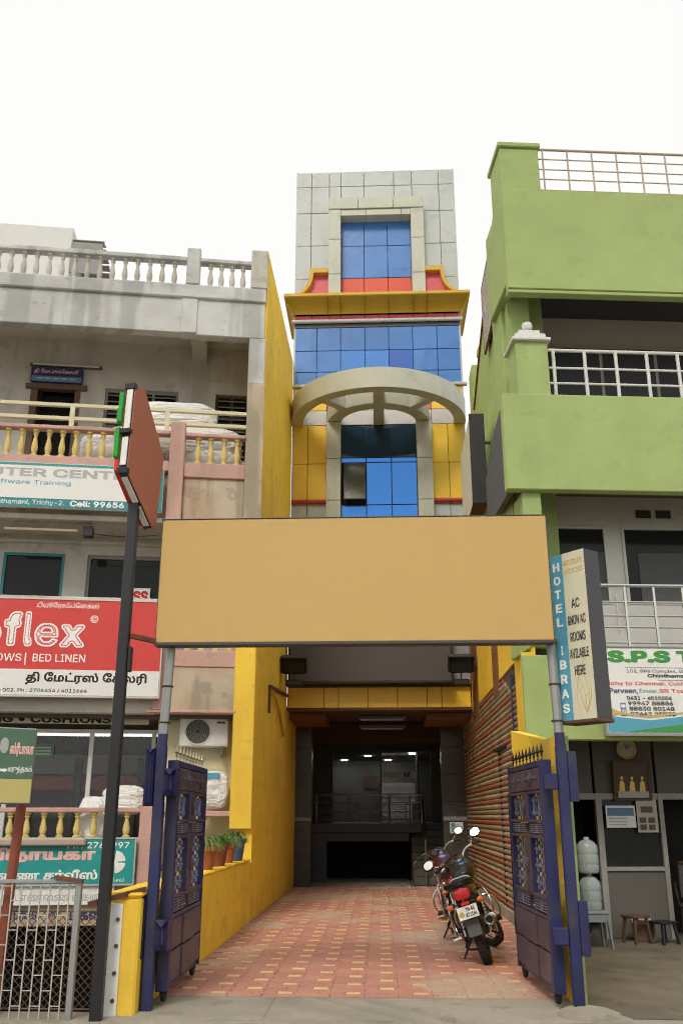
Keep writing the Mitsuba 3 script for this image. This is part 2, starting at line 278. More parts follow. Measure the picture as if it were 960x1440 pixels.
# upper window surround
SR = part(TW, 'window_surround', cat(bx(-1.12, -.86, 19.74, 20.04, 13.56, 16.3), bx(.94, 1.22, 19.74, 20.04, 13.56, 16.3), bx(-1.12, 1.22, 19.74, 20.04, 16.1, 16.38)), 'joint_dark')
for a, b, ia, ib in ((-1.14, -.84, -.84, -.80), (.92, 1.24, .88, .92)):
    for c, d in ((13.555, 14.2), (14.2, 15.2), (15.2, 16.08)):
        part(SR, 'panel', cb(a, b, 19.7, 20.03, c + .006, d - .006, .006), 'stone_beige')
for a, b in ((-1.14, -.4), (-.4, .48), (.48, 1.24)): part(SR, 'panel', cb(a + .006, b - .006, 19.68, 20.03, 16.08 + .006, 16.42, .006), 'stone_beige')
for a, b in ((-.84, -.2), (-.2, .68), (.68, .92)): part(SR, 'panel', cb(a + .004, b - .004, 19.72, 20.03, 15.90, 16.075, .006), 'stone_beige')
panels(TW, 'blue_panel', [-.83, -.26, .33, .92], [14.26, 15.19, 16.1], 20.05, 'blue_cladding')
panels(TW, 'red_panel', [-.83, -.26, .33, .92], [13.45, 14.26], 20.05, 'red_cladding')
# scroll brackets beside the surround
for s in (1, -1):
    cx = -1.15 if s == 1 else 1.25
    a = np.linspace(0, math.pi / 2, 13)
    curve = [(-.42 + .0 - .52 * (1 - math.cos(t)) + 0, .62 - .62 * math.sin(t)) for t in a]     # concave sweep from the top out to the foot
    curve = [(-.36 - .44 * (1 - math.cos(t)), .86 - .62 * math.sin(t)) for t in a]
    outer = [(0, .98), (-.46, .98)] + [(x - .1 + .02, z + .02) for x, z in curve] + [(-.86, .2), (-.86, .1)]
    inner = [(0, .86)] + curve + [(-.80, .1), (0, .1)]
    o_, i_ = Polygon([(0, .1)] + outer).buffer(0), Polygon(inner).buffer(0)
    B = TW
    mm = basis((cx, 19.90, 13.42), (s, 0, 0), Z_)
    M_ = mm.copy(); M_[:3, 2] = (0, -1, 0)
    part(B, 'bracket_band', ext(o_.difference(i_), .16), 'yellow_trim', M=M_)
    part(B, 'bracket_field', ext(i_, .06), 'pink_cladding', M=M_ @ tr(0, 0, -.05))
# cornice: cavetto in pieces, mitred at the corners
prof = [(.05, 13.22)] + [(.06 + .42 * (1 - math.cos(t)), 13.22 + .24 * math.sin(t)) for t in np.linspace(.1, math.pi / 2, 9)] + [(.50, 13.48), (.50, 13.55), (.03, 13.56)]
def cornice(xa, xb, la, lb):
    A = np.array([[xa - la * o, 20.0 - o, z] for o, z in prof]); Bq = np.array([[xb + lb * o, 20.0 - o, z] for o, z in prof]); k = len(prof)
    i = np.arange(k); j = (i + 1) % k
    return cat((np.vstack([A, Bq]), np.vstack([np.stack([i, i + k, j + k, j], 1)[:, [0, 1, 2]], np.stack([i, i + k, j + k, j], 1)[:, [0, 2, 3]], [[0, q, q + 1] for q in range(1, k - 1)], [[k, k + q + 1, k + q] for q in range(1, k - 1)]])))
def cornice_side(s):
    xx = X0 if s < 0 else X1
    A = np.array([[xx + s * o * .45, 20 - o, z] for o, z in prof]); Bq = np.array([[xx + s * o * .45, 21.6, z] for o, z in prof]); k = len(prof); i = np.arange(k); j = (i + 1) % k
    q = np.stack([i, j, j + k, i + k], 1)
    return cat((np.vstack([A, Bq]), q if s < 0 else q[:, ::-1]))
cx = [X0, -1.15, -.84, -.25, .33, .93, 1.26, X1]
for a, b in zip(cx[:-1], cx[1:]): part(TW, 'cornice', cornice(a + (.003 if a > X0 else 0), b - (.003 if b < X1 else 0), .45 if a == X0 else 0, .45 if b == X1 else 0), 'yellow_trim', 30)
for s in (-1, 1): part(TW, 'cornice_return', cornice_side(s), 'yellow_trim', 30)
panels(TW, 'pink_panel', [X0, -1.56, -1.14, -.84, -.25, .33, .93, 1.26, 1.7, X1], [13.07, 13.22], 20.04, 'pink_cladding')
part(TW, 'white_moulding', rod((X0 - .06, 19.96, 13.03), (X1 + .06, 19.96, 13.03), .05, 14), 'white_cladding', 30)
part(TW, 'dark_gap_strip', bx(X0, X1, 20.0, 20.06, 12.88, 12.98), 'dark_grey')  # dark strip in the gap under the white moulding
bxs = [X0, -1.43, -.85, -.26, .32, .9, 1.49, X1]
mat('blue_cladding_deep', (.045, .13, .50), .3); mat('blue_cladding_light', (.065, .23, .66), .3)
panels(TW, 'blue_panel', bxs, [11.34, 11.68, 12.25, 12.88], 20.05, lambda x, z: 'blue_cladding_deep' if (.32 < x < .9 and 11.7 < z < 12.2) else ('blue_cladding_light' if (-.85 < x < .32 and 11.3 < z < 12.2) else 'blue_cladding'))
part(TW, 'ledge', cb(X0 - .05, X1 + .1, 19.94, 20.06, 11.26, 11.33, .01), 'stone_beige')
# wall behind the canopy
def bandmat(x, z):
    if z < 10.66: return 'white_cladding'
    if -1.2 < x < -.84 or .93 < x < 1.3: return 'pink_cladding'
    return 'white_cladding' if -.84 < x < .93 else 'yellow_cladding'
panels(TW, 'band_panel', [X0, -1.18, -.84, .05, .93, 1.29, X1], [10.28, 10.66, 11.25], 20.05, bandmat)
# half round canopy: rings and ribs
CX, ZC0, ZC1 = .04, 10.27, 10.74
def ring(r0, r1, z0, z1, a0, a1, n=24):
    a = np.linspace(a0, a1, n + 1)
    P = [(CX + r * np.cos(t), 20.0 - r * np.sin(t)) for r in (r1,) for t in a] + [(CX + r0 * np.cos(t), 20.0 - r0 * np.sin(t)) for t in a[::-1]]
    return tf(ext(Polygon(P), z1 - z0), tr(0, 0, z0))
CN = part(TW, 'canopy', ring(1.86, 2.01, ZC0 + .02, ZC1 - .02, 0, math.pi, 60), 'joint_dark')
part(CN, 'fascia', ring(2.013, 2.04, ZC0 - .005, ZC1, 0, math.pi, 64), 'stone_beige', 30)
na = np.linspace(0, math.pi, 12)
for a, b in zip(na[:-1], na[1:]):
    part(CN, 'soffit_panel', ring(1.77, 2.01, ZC0 - .004, ZC0 + .03, a + .003, b - .003, 6), 'stone_beige', 30)
part(CN, 'inner_face', ring(1.765, 1.79, ZC0 - .002, ZC1, 0, math.pi, 60), 'stone_beige', 30)
part(CN, 'inner_ring', ring(.90, 1.2, ZC0, ZC0 + .3, 0.0, math.pi, 48), 'stone_beige', 30)
part(CN, 'rib', bx(CX - .11, CX + .13, 18.22, 19.99, ZC0 - .006, ZC0 + .3), 'stone_beige')
for s in (-1, 1):
    a = math.radians(90 + s * 42); c_, s_ = math.cos(a), math.sin(a)
    M_ = basis((CX, 20, 0), (c_, -s_, 0), (s_, c_, 0)); part(CN, 'rib', bx(1.1, 1.8, -.1, .1, ZC0 + .006, ZC0 + .3), 'stone_beige', M=M_)
# pillars and lower window
for a, b in ((-1.17, -.84), (.92, 1.27)):
    PL = part(TW, 'pillar', bx(a + .01, b - .01, 19.77, 20.04, 5, 10.25), 'joint_dark')
    for c, d in ((5.0, 7.3), (7.3, 8.32), (8.32, 9.33), (9.33, 10.26)): part(PL, 'panel', cb(a, b, 19.75, 20.03, c + .006, d - .006, .006), 'stone_beige')
panels(TW, 'yellow_panel', [X0, -1.62, -1.18], [5, 7.3, 8.3, 9.31, 10.28], 20.05, lambda x, z: 'yellow_cladding' if z > 8.31 else 'grey_cladding')
panels(TW, 'yellow_panel', [1.28, 1.66, X1], [5, 7.3, 8.3, 9.31, 10.28], 20.05, lambda x, z: 'yellow_cladding' if z > 8.31 else 'grey_cladding')
for a, b in ((X0, -1.17), (1.27, X1)): part(TW, 'red_tube', rod((a, 19.97, 8.36), (b, 19.97, 8.36), .055, 12), 'red_tube', 30)
WN = part(TW, 'window', cat(bx(-.83, .92, 20.04, 20.06, 5, 10.27)), 'dark_grey')
for a, b in ((-.83, -.255), (-.255, .33), (.33, .915)):
    for c, d in ((5, 6.3), (6.3, 7.5), (7.5, 8.28), (8.28, 9.32), (9.32, 9.44), (9.44, 10.26)):
        if (c, a) == (8.28, -.83): continue
        part(WN, 'pane', tilt(*cb(a + .008, b - .008, 20.0, 20.03, c + .008, d - .008, .004)), 'blue_glass' if c < 9.4 else 'tinted_glass')
part(WN, 'open_gap', bx(-.82, -.26, 20.02, 20.035, 8.29, 9.31), 'black_void')
M_ = tr(0, 20.0, 9.3) @ rot(X_, -14)
part(WN, 'open_sash', cat(bx(-.77, -.27, -.03, 0, -1.0, -.97), bx(-.77, -.27, -.03, 0, -.03, 0), bx(-.77, -.74, -.03, 0, -.97, -.03), bx(-.30, -.27, -.03, 0, -.97, -.03)), 'dark_grey', M=M_)
part(WN, 'open_pane', bx(-.74, -.30, -.022, -.012, -.97, -.03), 'olive_glass', M=M_)
# entrance beam, panels and soffit
panels(TW, 'beam_panel', [-1.98, -1.2, -.89, -.26, .37, 1.0, 1.31, 1.93], [3.70, 4.14], 19.99, 'yellow_cladding')
part(TW, 'beam_core', bx(-1.98, 1.93, 20.0, 20.3, 3.66, 5.0), 'umber')
part(TW, 'beam_lip', cb(-1.99, 1.94, 19.92, 20.0, 4.14, 4.17, .008), 'dark_grey')
part(TW, 'entrance_soffit', cat(bx(-1.99, 1.94, 20.3, 22.5, 3.66, 3.75), bx(-1.99, 1.94, 19.97, 20.05, 3.655, 3.695)), 'brown_dark')
for a, b in ((-1.99, -1.2), (1.0, 1.93)): part(TW, 'soffit_beam', cb(a, b, 20.5, 22.2, 3.5, 3.66, .02), 'umber')
for a, b, w in ((-2.0, -1.62, 1.49), (1.4, 1.95, 1.5)):
    PL = part(TW, 'entrance_column', bx(a + .01, b - .01, 22.32, 22.7, 0, 3.66), 'joint_dark')
    for c, d in zip(np.linspace(0, 3.66, 7)[:-1], np.linspace(0, 3.66, 7)[1:]): part(PL, 'granite_slab', cb(a, b, 22.3, 22.68, c + .003, d - .003, .004), 'dark_granite')
    part(PL, 'ledge', cb(a, b, 22.22, 22.3, w - .09, w, .008), 'mid_grey')
    part(PL, 'dado', cb(a, b, 22.24, 22.3, 0.0, w - .092, .008), 'dark_granite')
# lobby
LB = part(TW, 'lobby', cat(bx(-2.3, -2.0, 22.3, 32, -2, 4), bx(1.95, 2.3, 22.6, 32, -2, 4), bx(-2.3, 2.3, 31.8, 32, -2, 4), bx(-2.2, 2.2, 22.5, 32, 3.75, 4)), 'lobby_grey')
part(LB, 'basement_void', bx(-1.5, .66, 25.5, 25.6, -1.5, 1.1), 'black_void')
part(LB, 'ramp', tf(bx(-1.6, .66, 0, 5, -.2, 0), tr(0, 22.62, -.01) @ rot(X_, -16)), 'lobby_grey')
part(LB, 'mezzanine_slab', cat(cb(-2.0, .98, 24, 31.8, 1.12, 1.34, .015)), 'lobby_grey')
part(LB, 'mezzanine_drop', cat(bx(-2.0, -1.36, 24.02, 24.3, -.9, 1.12), bx(-1.36, .66, 24.06, 24.2, .92, 1.12)), 'lobby_grey')
part(LB, 'stair_wall', bx(.66, .70, 22.6, 25.5, -1.5, .0), 'lobby_grey')
for i in range(8): part(LB, 'step', cb(.72, 1.95, 22.75 + i * .26, 25.2, i * .168, (i + 1) * .168 - .004, .01), 'dim_wall')
part(LB, 'landing', bx(.98, 1.95, 24.83, 31.8, 1.2, 1.338), 'dim_wall')
part(LB, 'dropped_ceiling', cat(bx(-2, 1.95, 24, 24.12, 3.30, 3.75), bx(-2, 1.95, 24, 26, 3.28, 3.31)), 'brown_dark')
part(LB, 'back_wall', cat(bx(-2.0, -1.36, 26, 26.1, 1.3, 3.75), bx(1.4, 1.95, 26, 26.1, 1.3, 3.75), bx(-1.36, 1.4, 26, 26.1, 3.25, 3.75)), 'dim_wall')
part(LB, 'reception_wall', cat(bx(-1.9, 1.9, 31.0, 31.1, 1.34, 3.6), bx(-.2, 1.3, 29.2, 29.5, 1.34, 2.35)), 'dim_wall')
part(LB, 'picture', bx(-.55, -.1, 30.95, 30.99, 2.35, 2.75), 'brown_dark')
GD = part(LB, 'glass_front', cat(bx(-1.36, -1.31, 25.98, 26.04, 1.34, 3.25), bx(1.35, 1.4, 25.98, 26.04, 1.34, 3.25), bx(-1.31, 1.35, 25.98, 26.04, 3.2, 3.25), bx(-.03, .01, 25.98, 26.04, 1.34, 3.2), bx(.98, 1.02, 25.98, 26.04, 1.34, 3.2)), 'dark_grey')
for a, b in ((.01, .98),): part(GD, 'pane', bx(a, b, 26.0, 26.008, 1.36, 3.2), 'clear_glass')
part(GD, 'sign_strip', bx(.02, .97, 25.985, 25.995, 2.50, 2.66), 'sign_white')
part(GD, 'sign_letter', W('H', .62, 2.51, .14, .13, bold=4), 'ink_black', M=UP((0, 25.98, 0)))
part(GD, 'notice_lettering', cat([bx(.04 + .0, .04 + rng.uniform(.5, .85), 25.985, 25.995, 1.5 + k * .06, 1.515 + k * .06) for k in range(8)]), 'ink_grey')
scene['lamp_white'] = {'type': 'twosided', 'bsdf': {'type': 'diffuse', 'reflectance': {'type': 'rgb', 'value': [.8, .8, .8]}}}
for x, y in ((-1.16, 30.2), (-.39, 28), (.88, 27), (.22, 30.2)):
    k = part(LB, 'downlight', bx(x - .09, x + .09, y, y + .2, 3.19, 3.21), 'lamp_white'); scene[k]['emitter'] = {'type': 'area', 'radiance': {'type': 'rgb', 'value': [7., 7.2, 7.]}}
part(LB, 'lobby_ceiling', bx(-2, 1.95, 26.1, 31.8, 3.215, 3.3), 'dim_wall')
for y, z in ((21.0, 3.60), (22.1, 3.50)):
    TL = part(TW, 'tube_lamp', cb(-.5, .58, y, y + .16, z - .02, z + .04, .01), 'skin_blue'); part(TL, 'tube', rod((-.45, y + .0, z - .045), (.52, y + .0, z - .045), .02, 8), 'white_paint', 30)

# railing on the mezzanine
RL = thing('mezzanine_railing', 'stainless steel railing with crossed curves along the dark raised floor inside the entrance', 'railing')
for z in (2.02, 1.83, 1.62, 1.42): part(RL, 'rail', rod((-1.66, 24.05, z), (1.02, 24.05, z), .022 if z > 2 else .012, 8), 'steel', 30)
for x in (-1.62, -.79, .2, .7, 1.0): part(RL, 'post', rod((x, 24.05, 1.34), (x, 24.05, 2.02), .02, 8), 'steel', 30)
for c in (-.3,): part(RL, 'curve', cat(tube([(c - .42, 24.05, 1.43), (c, 24.05, 1.68), (c + .42, 24.05, 1.43)], .01, 6), tube([(c - .42, 24.05, 1.83), (c, 24.05, 1.57), (c + .42, 24.05, 1.83)], .01, 6)), 'steel', 30)
RL = thing('stair_handrail', 'bright steel handrail post rising beside the entrance steps behind the motorcycles', 'handrail')
part(RL, 'post', rod((1.0, 22.6, 0), (1.0, 22.6, 1.0), .028, 10), 'steel', 30); part(RL, 'rail', rod((1.0, 22.6, .98), (1.0, 24.0, 1.95), .028, 10), 'steel', 30); part(RL, 'upper_post', rod((1.0, 23.98, 1.34), (1.0, 23.98, 1.98), .028, 10), 'steel', 30)
NT = thing('column_notice', 'small pale blue notice stuck on the right entrance column', 'notice')
part(NT, 'sheet', bx(1.54, 1.84, 22.20, 22.215, 1.14, 1.38), 'sign_white'); part(NT, 'print', cat([bx(1.57, 1.57 + rng.uniform(.14, .24), 22.193, 22.199, 1.17 + k * .035, 1.187 + k * .035) for k in range(5)], bx(1.57, 1.66, 22.193, 22.199, 1.30, 1.36)), 'sign_sky')

# dark signboard over the entrance, floodlights and wall bracket
SG = thing('entrance_signboard', 'blank dark brown signboard over the yellow entrance beam', 'sign')
part(SG, 'board', cb(-1.9, 1.5, 19.5, 19.7, 4.2, 5.25, .01), 'sign_umber'); part(SG, 'frame', cat(bx(-1.93, 1.53, 19.48, 19.72, 4.17, 4.2), bx(-1.93, -1.9, 19.48, 19.72, 4.2, 5.25), bx(1.5, 1.53, 19.48, 19.72, 4.2, 5.25)), 'black_metal')
part(SG, 'back_strip', bx(1.56, 1.92, 19.8, 19.84, 4.18, 5.3), 'sky_grey' if 'sky_grey' in scene else 'mid_grey')
for x, yy, lab in ((-1.72, 18.6, 'black floodlight at the left end of the dark entrance signboard'), (1.62, 18.6, 'black floodlight at the right end of the dark entrance signboard')):
    F = thing('floodlight', lab, 'floodlight', 'floodlights at the entrance signboard')
    M_ = tr(x, yy, 4.42) @ rot(X_, 20)
    part(F, 'housing', cb(-.24, .24, -.14, .16, -.17, .17, .03), 'black_metal', M=M_)
    part(F, 'visor', cat(cb(-.26, .26, -.22, .02, .15, .19, .01), cb(-.26, -.23, -.18, .02, -.15, .16, .01), cb(.23, .26, -.18, .02, -.15, .16, .01)), 'black_metal', M=M_)
    part(F, 'lens', bx(-.21, .21, -.15, -.142, -.14, .14), 'dark_glass', M=M_)
    part(F, 'fins', cat([bx(-.2, .2, .16, .2, z, z + .02) for z in np.linspace(-.14, .12, 6)]), 'black_metal', M=M_)
    part(F, 'bracket', cat(bar((x, yy, 4.26), (x, yy, 4.1), .05, .03), cb(x - .16, x + .16, yy - .1, yy + .12, 3.98, 4.1, .02), bar((x, yy + .1, 4.02), (x, 19.5, 4.22), .04, .04)), 'black_metal')
BK = thing('wall_bracket', 'angle iron bracket with a yellow brace high on the left passage wall', 'bracket')
part(BK, 'top_bar', cat(bar((-1.97, 16.6, 3.72), (-1.97, 19.9, 3.95), .05, .05), bar((-1.97, 16.6, 3.72), (-1.97, 16.6, 3.25), .04, .04)), 'brown_dark'); part(BK, 'brace', tube([(-1.96, 16.8, 3.68), (-1.96, 17.9, 3.5), (-1.96, 19.0, 3.05)], .025, 6), 'yellow_trim', 30)

# ------------------------------------------------------------------ passage walls
LW = thing('tall_yellow_wall', 'tall yellow painted party wall on the left of the passage', 'wall')
def xprism(poly, x0, x1): return tf(ext(Polygon(poly), x1 - x0), basis((x0, 0, 0), Y_, Z_))     # polygon in (y, z)
part(LW, 'side', xprism([(14.98, 0), (22.3, 0), (22.3, 3.66), (20.0, 3.66), (20.0, 11.95), (14.98, 11.66)], -2.22, -2.0), 'yellow_paint')
part(LW, 'pier', cb(-2.34, -2.002, 14.86, 14.978, 1.32, 6.3, .01), 'yellow_paint')
LOW = thing('low_yellow_wall', 'low yellow wall with worn top along the left of the passage', 'wall')
def wobble(m, s=.006, f=9.):
    v, q = cat(m); return v + s * (np.stack([meshkit.noise(v * f + k * 31) for k in range(3)], 1) - .5) * 2, q
def dense(x0, x1, y0, y1, z0, z1, step=.12, c=.02):
    m = trimesh.Trimesh(*cb(x0, x1, y0, y1, z0, z1, c), process=True).subdivide_to_size(step * 3, max_iter=12); return m.vertices, m.faces
part(LOW, 'body', cb(-2.28, -2.0, 8.18, 14.97, -.05, .86, .02), 'yellow_paint')
part(LOW, 'coping', wobble(dense(-2.3, -1.99, 8.16, 14.85, .86, .90), .008), 'yellow_paint')
part(LOW, 'whitewashed_end', cb(-2.285, -2.14, 8.15, 8.179, -.05, .82, .006), 'sign_white', label='peeling whitewashed end of the low wall')
part(LOW, 'bolt', cat([rod((-2.17, 8.16, z), (-2.17, 8.135, z), .016, 8) for z in (.1, .3, .5, .7)]), 'rusty_steel')
RW = thing('shutter_wall', 'wall of long red, cream and green rolling shutter slats on the right of the passage', 'shutter')
part(RW, 'backing', cat(bx(1.97, 2.2, 13.8, 22.3, 0, 3.62), bx(1.98, 2.2, 12.0, 13.8, 0, 3.62)), 'slat_base')
part(RW, 'plinth', cb(1.90, 1.97, 13.6, 22.3, -.02, .16, .01), 'street_concrete')
nsl = 40; ph = 3.42 / nsl
hs = np.linspace(0, math.pi, 7)
cols = ['slat_red', 'slat_cream', 'slat_green', 'slat_cream']
for i in range(nsl):
    z = .17 + i * ph
    pr = [(1.975, z)] + [(1.968 - .034 * math.sin(t), z + ph * .46 - ph * .44 * math.cos(t)) for t in hs] + [(1.975, z + ph * .94)]
    y0 = 13.86 + rng.uniform(-.01, .01) + (.0 if i < 36 else (i - 35) * .25)
    A = np.array([[x, y0, q] for x, q in pr]); Bq = np.array([[x, 22.28, q] for x, q in pr]); k = len(pr); ii = np.arange(k); jj = (ii + 1) % k
    part(RW, 'slat', cat((np.vstack([A, Bq]), np.stack([ii, ii + k, jj + k, jj], 1)), (A, [[0, q + 1, q] for q in range(1, k - 1)])), cols[(i + (i // 7)) % 4], 40)
    A2, B2 = A.copy(), A.copy(); A2[:, 1], B2[:, 1] = 13.5, 13.78
    if i < 37: part(RW, 'end_slat', cat((np.vstack([A2, B2]), np.stack([ii, ii + k, jj + k, jj], 1)), (A2, [[0, q + 1, q] for q in range(1, k - 1)])), cols[(i + (i // 7)) % 4], 40)
part(RW, 'guide_rail', cb(1.925, 1.98, 13.79, 13.85, .16, 3.5, .006), 'gate_blue')
BW = thing('boundary_wall', 'yellow wall with a slanted top behind the right gate leaf', 'wall')
part(BW, 'body', xprism([(8.72, -.05), (11.7, -.05), (11.7, 2.5), (9.4, 2.22), (8.72, 2.2)], 1.60, 1.70), 'yellow_paint')
part(BW, 'end_face', bx(1.598, 1.704, 8.70, 8.72, -.05, 2.2), 'green_paint')

# ------------------------------------------------------------------ left building
LA = 9.5
LM = tr(-2.0, 14.95, 0) @ rot(Z_, LA)
LBD = thing('apartment_building', 'weathered grey concrete block with balconies, pink rails and yellow balusters, on the left', 'building')
def lp(name, mesh, m, smooth=False, parent=LBD, **k): return part(parent, name, mesh, m, smooth, M=LM, **k)
SL = -9.0
bal = [(.045, 0), (.06, 0), (.06, .03), (.035, .045), (.05, .09), (.058, .15), (.045, .23), (.03, .31), (.027, .35), (.045, .375), (.045, .39), (.03, .4), (.055, .425), (.06, .43), (.06, .46)]
def baluster(s, d, z, h, k): return tf(lathe([(r * k, q * h / .46) for r, q in bal], 12), tr(s, d, z))
# roof parapet
lp('roof_slab', cat(cb(SL, -.31, -.06, 4, 10.53, 10.81, .02), cb(-.33, -.02, -.05, 4, 10.53, 10.81, .015)), 'grey_concrete')
lp('fascia', cat(cb(SL, -1.53, .0, .22, 9.83, 10.535, .012), cb(-1.27, -.03, .0, .22, 9.80, 10.535, .012)), 'grey_concrete')
lp('fascia_pier', cb(-1.54, -1.26, -.04, .24, 9.82, 10.52, .012), 'grey_concrete')
lp('roof_rail', cat(cb(SL, -1.5, -.05, .13, 11.30, 11.40, .015), cb(-1.26, -.28, -.05, .13, 11.30, 11.39, .015)), 'grey_concrete')
lp('roof_post', cb(-1.50, -1.25, -.07, .18, 10.81, 11.58, .015), 'grey_concrete')
lp('roof_corner', cb(-.31, -.0, -.06, .3, 10.81, 11.64, .02), 'cream_plaster')
s = -1.72
while s > -7.6: lp('roof_baluster', baluster(s, .04, 10.81, .49, .95), 'cream_plaster', 40); s -= .225
for s in (-1.06, -.86, -.66, -.46): lp('roof_baluster', baluster(s, .04, 10.81, .49, .95), 'cream_plaster', 40)
lp('roof_room', cat(cb(-12, -4.42, 4, 9, 10.8, 14.63, .03)), 'white_paint')
lp('room_canopy', cat(*[tf(bx(-4.42, -3.7, 0, .16, -.015, .015), tr(0, 4 + i * .17, 14.3) @ rot(X_, 22 * (1 if i % 2 else -1))) for i in range(14)]), 'mid_grey')
lp('room_canopy_fascia', cat(bx(-4.42, -3.72, 3.97, 4.0, 13.4, 14.22)), 'mid_grey')
lp('stair_cover', cat(bx(-1.1, -.35, 2.8, 3.6, 10.8, 11.2)), 'door_brown')
# top balcony: ceiling, beam, column, recessed wall
lp('ceiling', bx(SL, -.02, .2, 2.0, 10.4, 10.53), 'cream_plaster')
lp('ceiling_beam', cb(-1.38, -1.10, .22, 1.62, 10.05, 10.4, .01), 'cream_plaster')
lp('corner_column', cb(-.30, -.005, 0, .28, 6.3, 9.80, .015), 'grey_concrete')
lp('column_patch', bx(-.302, .0, -.004, .1, 6.3, 8.9), 'peach_plaster')
WD = 1.6
def wall_with_holes(z0, z1, holes, d, m, name='wall', s0=SL, s1=-.02):
    return lp(name, tf(ext(sbox(s0, z0, s1, z1).difference(union_all([sbox(*h) for h in holes])), .2), basis((0, d + .2, 0), X_, Z_)), m)
wins = [(-7.0, 7.4, -5.45, 9.40), (-4.4, 7.2, -3.48, 9.37), (-3.02, 8.0, -1.62, 9.40), (-.9, 8.0, -.25, 9.40)]
wall_with_holes(6.4, 10.45, wins, WD, 'cream_plaster')
def window(a, c, b, e, d, frame_m, glass='dark_glass', bars=1, louvre=False, rec=.1):
    f = lp('window', cat(bx(a, a + .05, d + rec - .03, d + rec + .05, c, e), bx(b - .05, b, d + rec - .03, d + rec + .05, c, e), bx(a + .05, b - .05, d + rec - .03, d + rec + .05, e - .05, e), bx(a + .05, b - .05, d + rec - .03, d + rec + .05, c, c + .05)), frame_m)
    xs = np.linspace(a + .05, b - .05, bars + 2)
    for x in xs[1:-1]: lp('mullion', bx(x - .025, x + .025, d + rec - .025, d + rec + .045, c + .05, e - .05), frame_m, parent=f)
    for p, q in zip(xs[:-1], xs[1:]): lp('pane', bx(p + .01, q - .01, d + rec + .01, d + rec + .02, c + .04, e - .04), glass, parent=f)
    if louvre:
        for z in np.arange(c + .12, e - .06, .13): lp('louvre', tf(bx(a + .06, b - .06, -.05, .05, -.004, .004), tr(0, d + rec - .02, z) @ rot(X_, 35)), 'mid_grey', parent=f)
    return f
window(*wins[0], WD, 'brown_dark'); window(*wins[2], WD, 'mid_grey', louvre=True, bars=2); window(*wins[3], WD, 'brown_dark', louvre=True)
DR = lp('door', cat(bx(-4.4, -4.28, WD - .03, WD + .1, 7.2, 9.3), bx(-3.58, -3.48, WD - .03, WD + .1, 7.2, 9.3), bx(-4.5, -3.36, WD - .06, WD + .1, 9.30, 9.40)), 'door_brown')
lp('leaf', cat(bx(-4.28, -4.22, WD + .1, WD + .5, 7.2, 9.3), bx(-4.28, -3.58, WD + .25, WD + .28, 7.2, 9.3)), 'black_void', parent=DR); lp('transom', bx(-4.28, -3.58, WD, WD + .08, 8.98, 9.03), 'door_brown', parent=DR)
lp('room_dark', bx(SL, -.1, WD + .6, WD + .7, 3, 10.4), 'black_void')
S1 = thing('blue_nameboard', 'small blue signboard over the top balcony door', 'sign')
part(S1, 'board', cb(-4.42, -3.45, WD - .1, WD - .04, 9.42, 9.72, .006), 'ink_navy', M=LM)
part(S1, 'lower_band', bx(-4.40, -3.47, WD - .105, WD - .1, 9.43, 9.54), 'skin_blue', M=LM)
part(S1, 'lettering', W('தி ேமட்ரஸ்ேகலரி', -4.36, 9.58, .82, .11, font=TAMIL, bold=1), 'ink_pink', M=LM @ UP((0, WD - .102, 0))); part(S1, 'small_lettering', [bx(-4.3 + i * .15, -4.18 + i * .15, 9.475, 9.505, 0, .004) for i in range(5)], 'ink_grey', M=LM @ UP((0, WD - .107, 0)))
TL = thing('wall_tube_lamp', 'long tube lamp fixed above the blue nameboard', 'lamp')
part(TL, 'batten', cb(-4.46, -3.1, WD - .1, WD - .02, 9.76, 9.81, .01), 'dim_wall', M=LM); part(TL, 'tube', rod((-4.4, WD - .12, 9.78), (-3.15, WD - .12, 9.78), .017, 8), 'white_paint', 30, M=LM)
# top balcony rails and balustrade (z 7.1 .. 8.33)
for z in (8.30, 8.05): lp('guard_rail', cb(SL, -.30, .0, .06, z - .05, z + .02, .008), 'cream_paint')
for s in (-5.9, -3.3, -1.68): lp('guard_post', bx(s - .04, s + .04, .0, .05, 7.87, 8.26), 'cream_paint')
lp('pink_rail', cat(cb(SL, -1.6, -.04, .14, 7.81, 7.88, .012), cb(-1.35, -.30, -.04, .14, 7.79, 7.86, .012)), 'pink_paint')
lp('pink_kerb', cat(cb(SL, -1.6, -.03, .2, 7.13, 7.32, .012), cb(-1.35, -.30, -.02, .2, 7.04, 7.31, .012)), 'pink_paint')
lp('pink_post', cb(-1.6, -1.345, -.08, .2, 6.2, 8.04, .015), 'pink_paint')
s = -1.85
while s > -6.6: lp('baluster', baluster(s, .05, 7.32, .49, 1.0), 'yellow_baluster', 40); s -= .225
for s in (-1.12, -.9, -.67, -.45): lp('baluster', baluster(s, .05, 7.31, .48, 1.0), 'yellow_baluster', 40)
lp('balcony_floor', bx(SL, -.02, .14, 1.8, 6.95, 7.12), 'cream_plaster')
lp('stained_parapet', cat(cb(-1.34, -.3, .03, .2, 6.28, 7.04, .01), bx(SL, -1.6, .1, .25, 6.2, 7.1)), 'peach_plaster')
lp('first_slab', cat(cb(SL, -.3, .0, 1.9, 6.2, 6.29, .01)), 'cream_plaster')
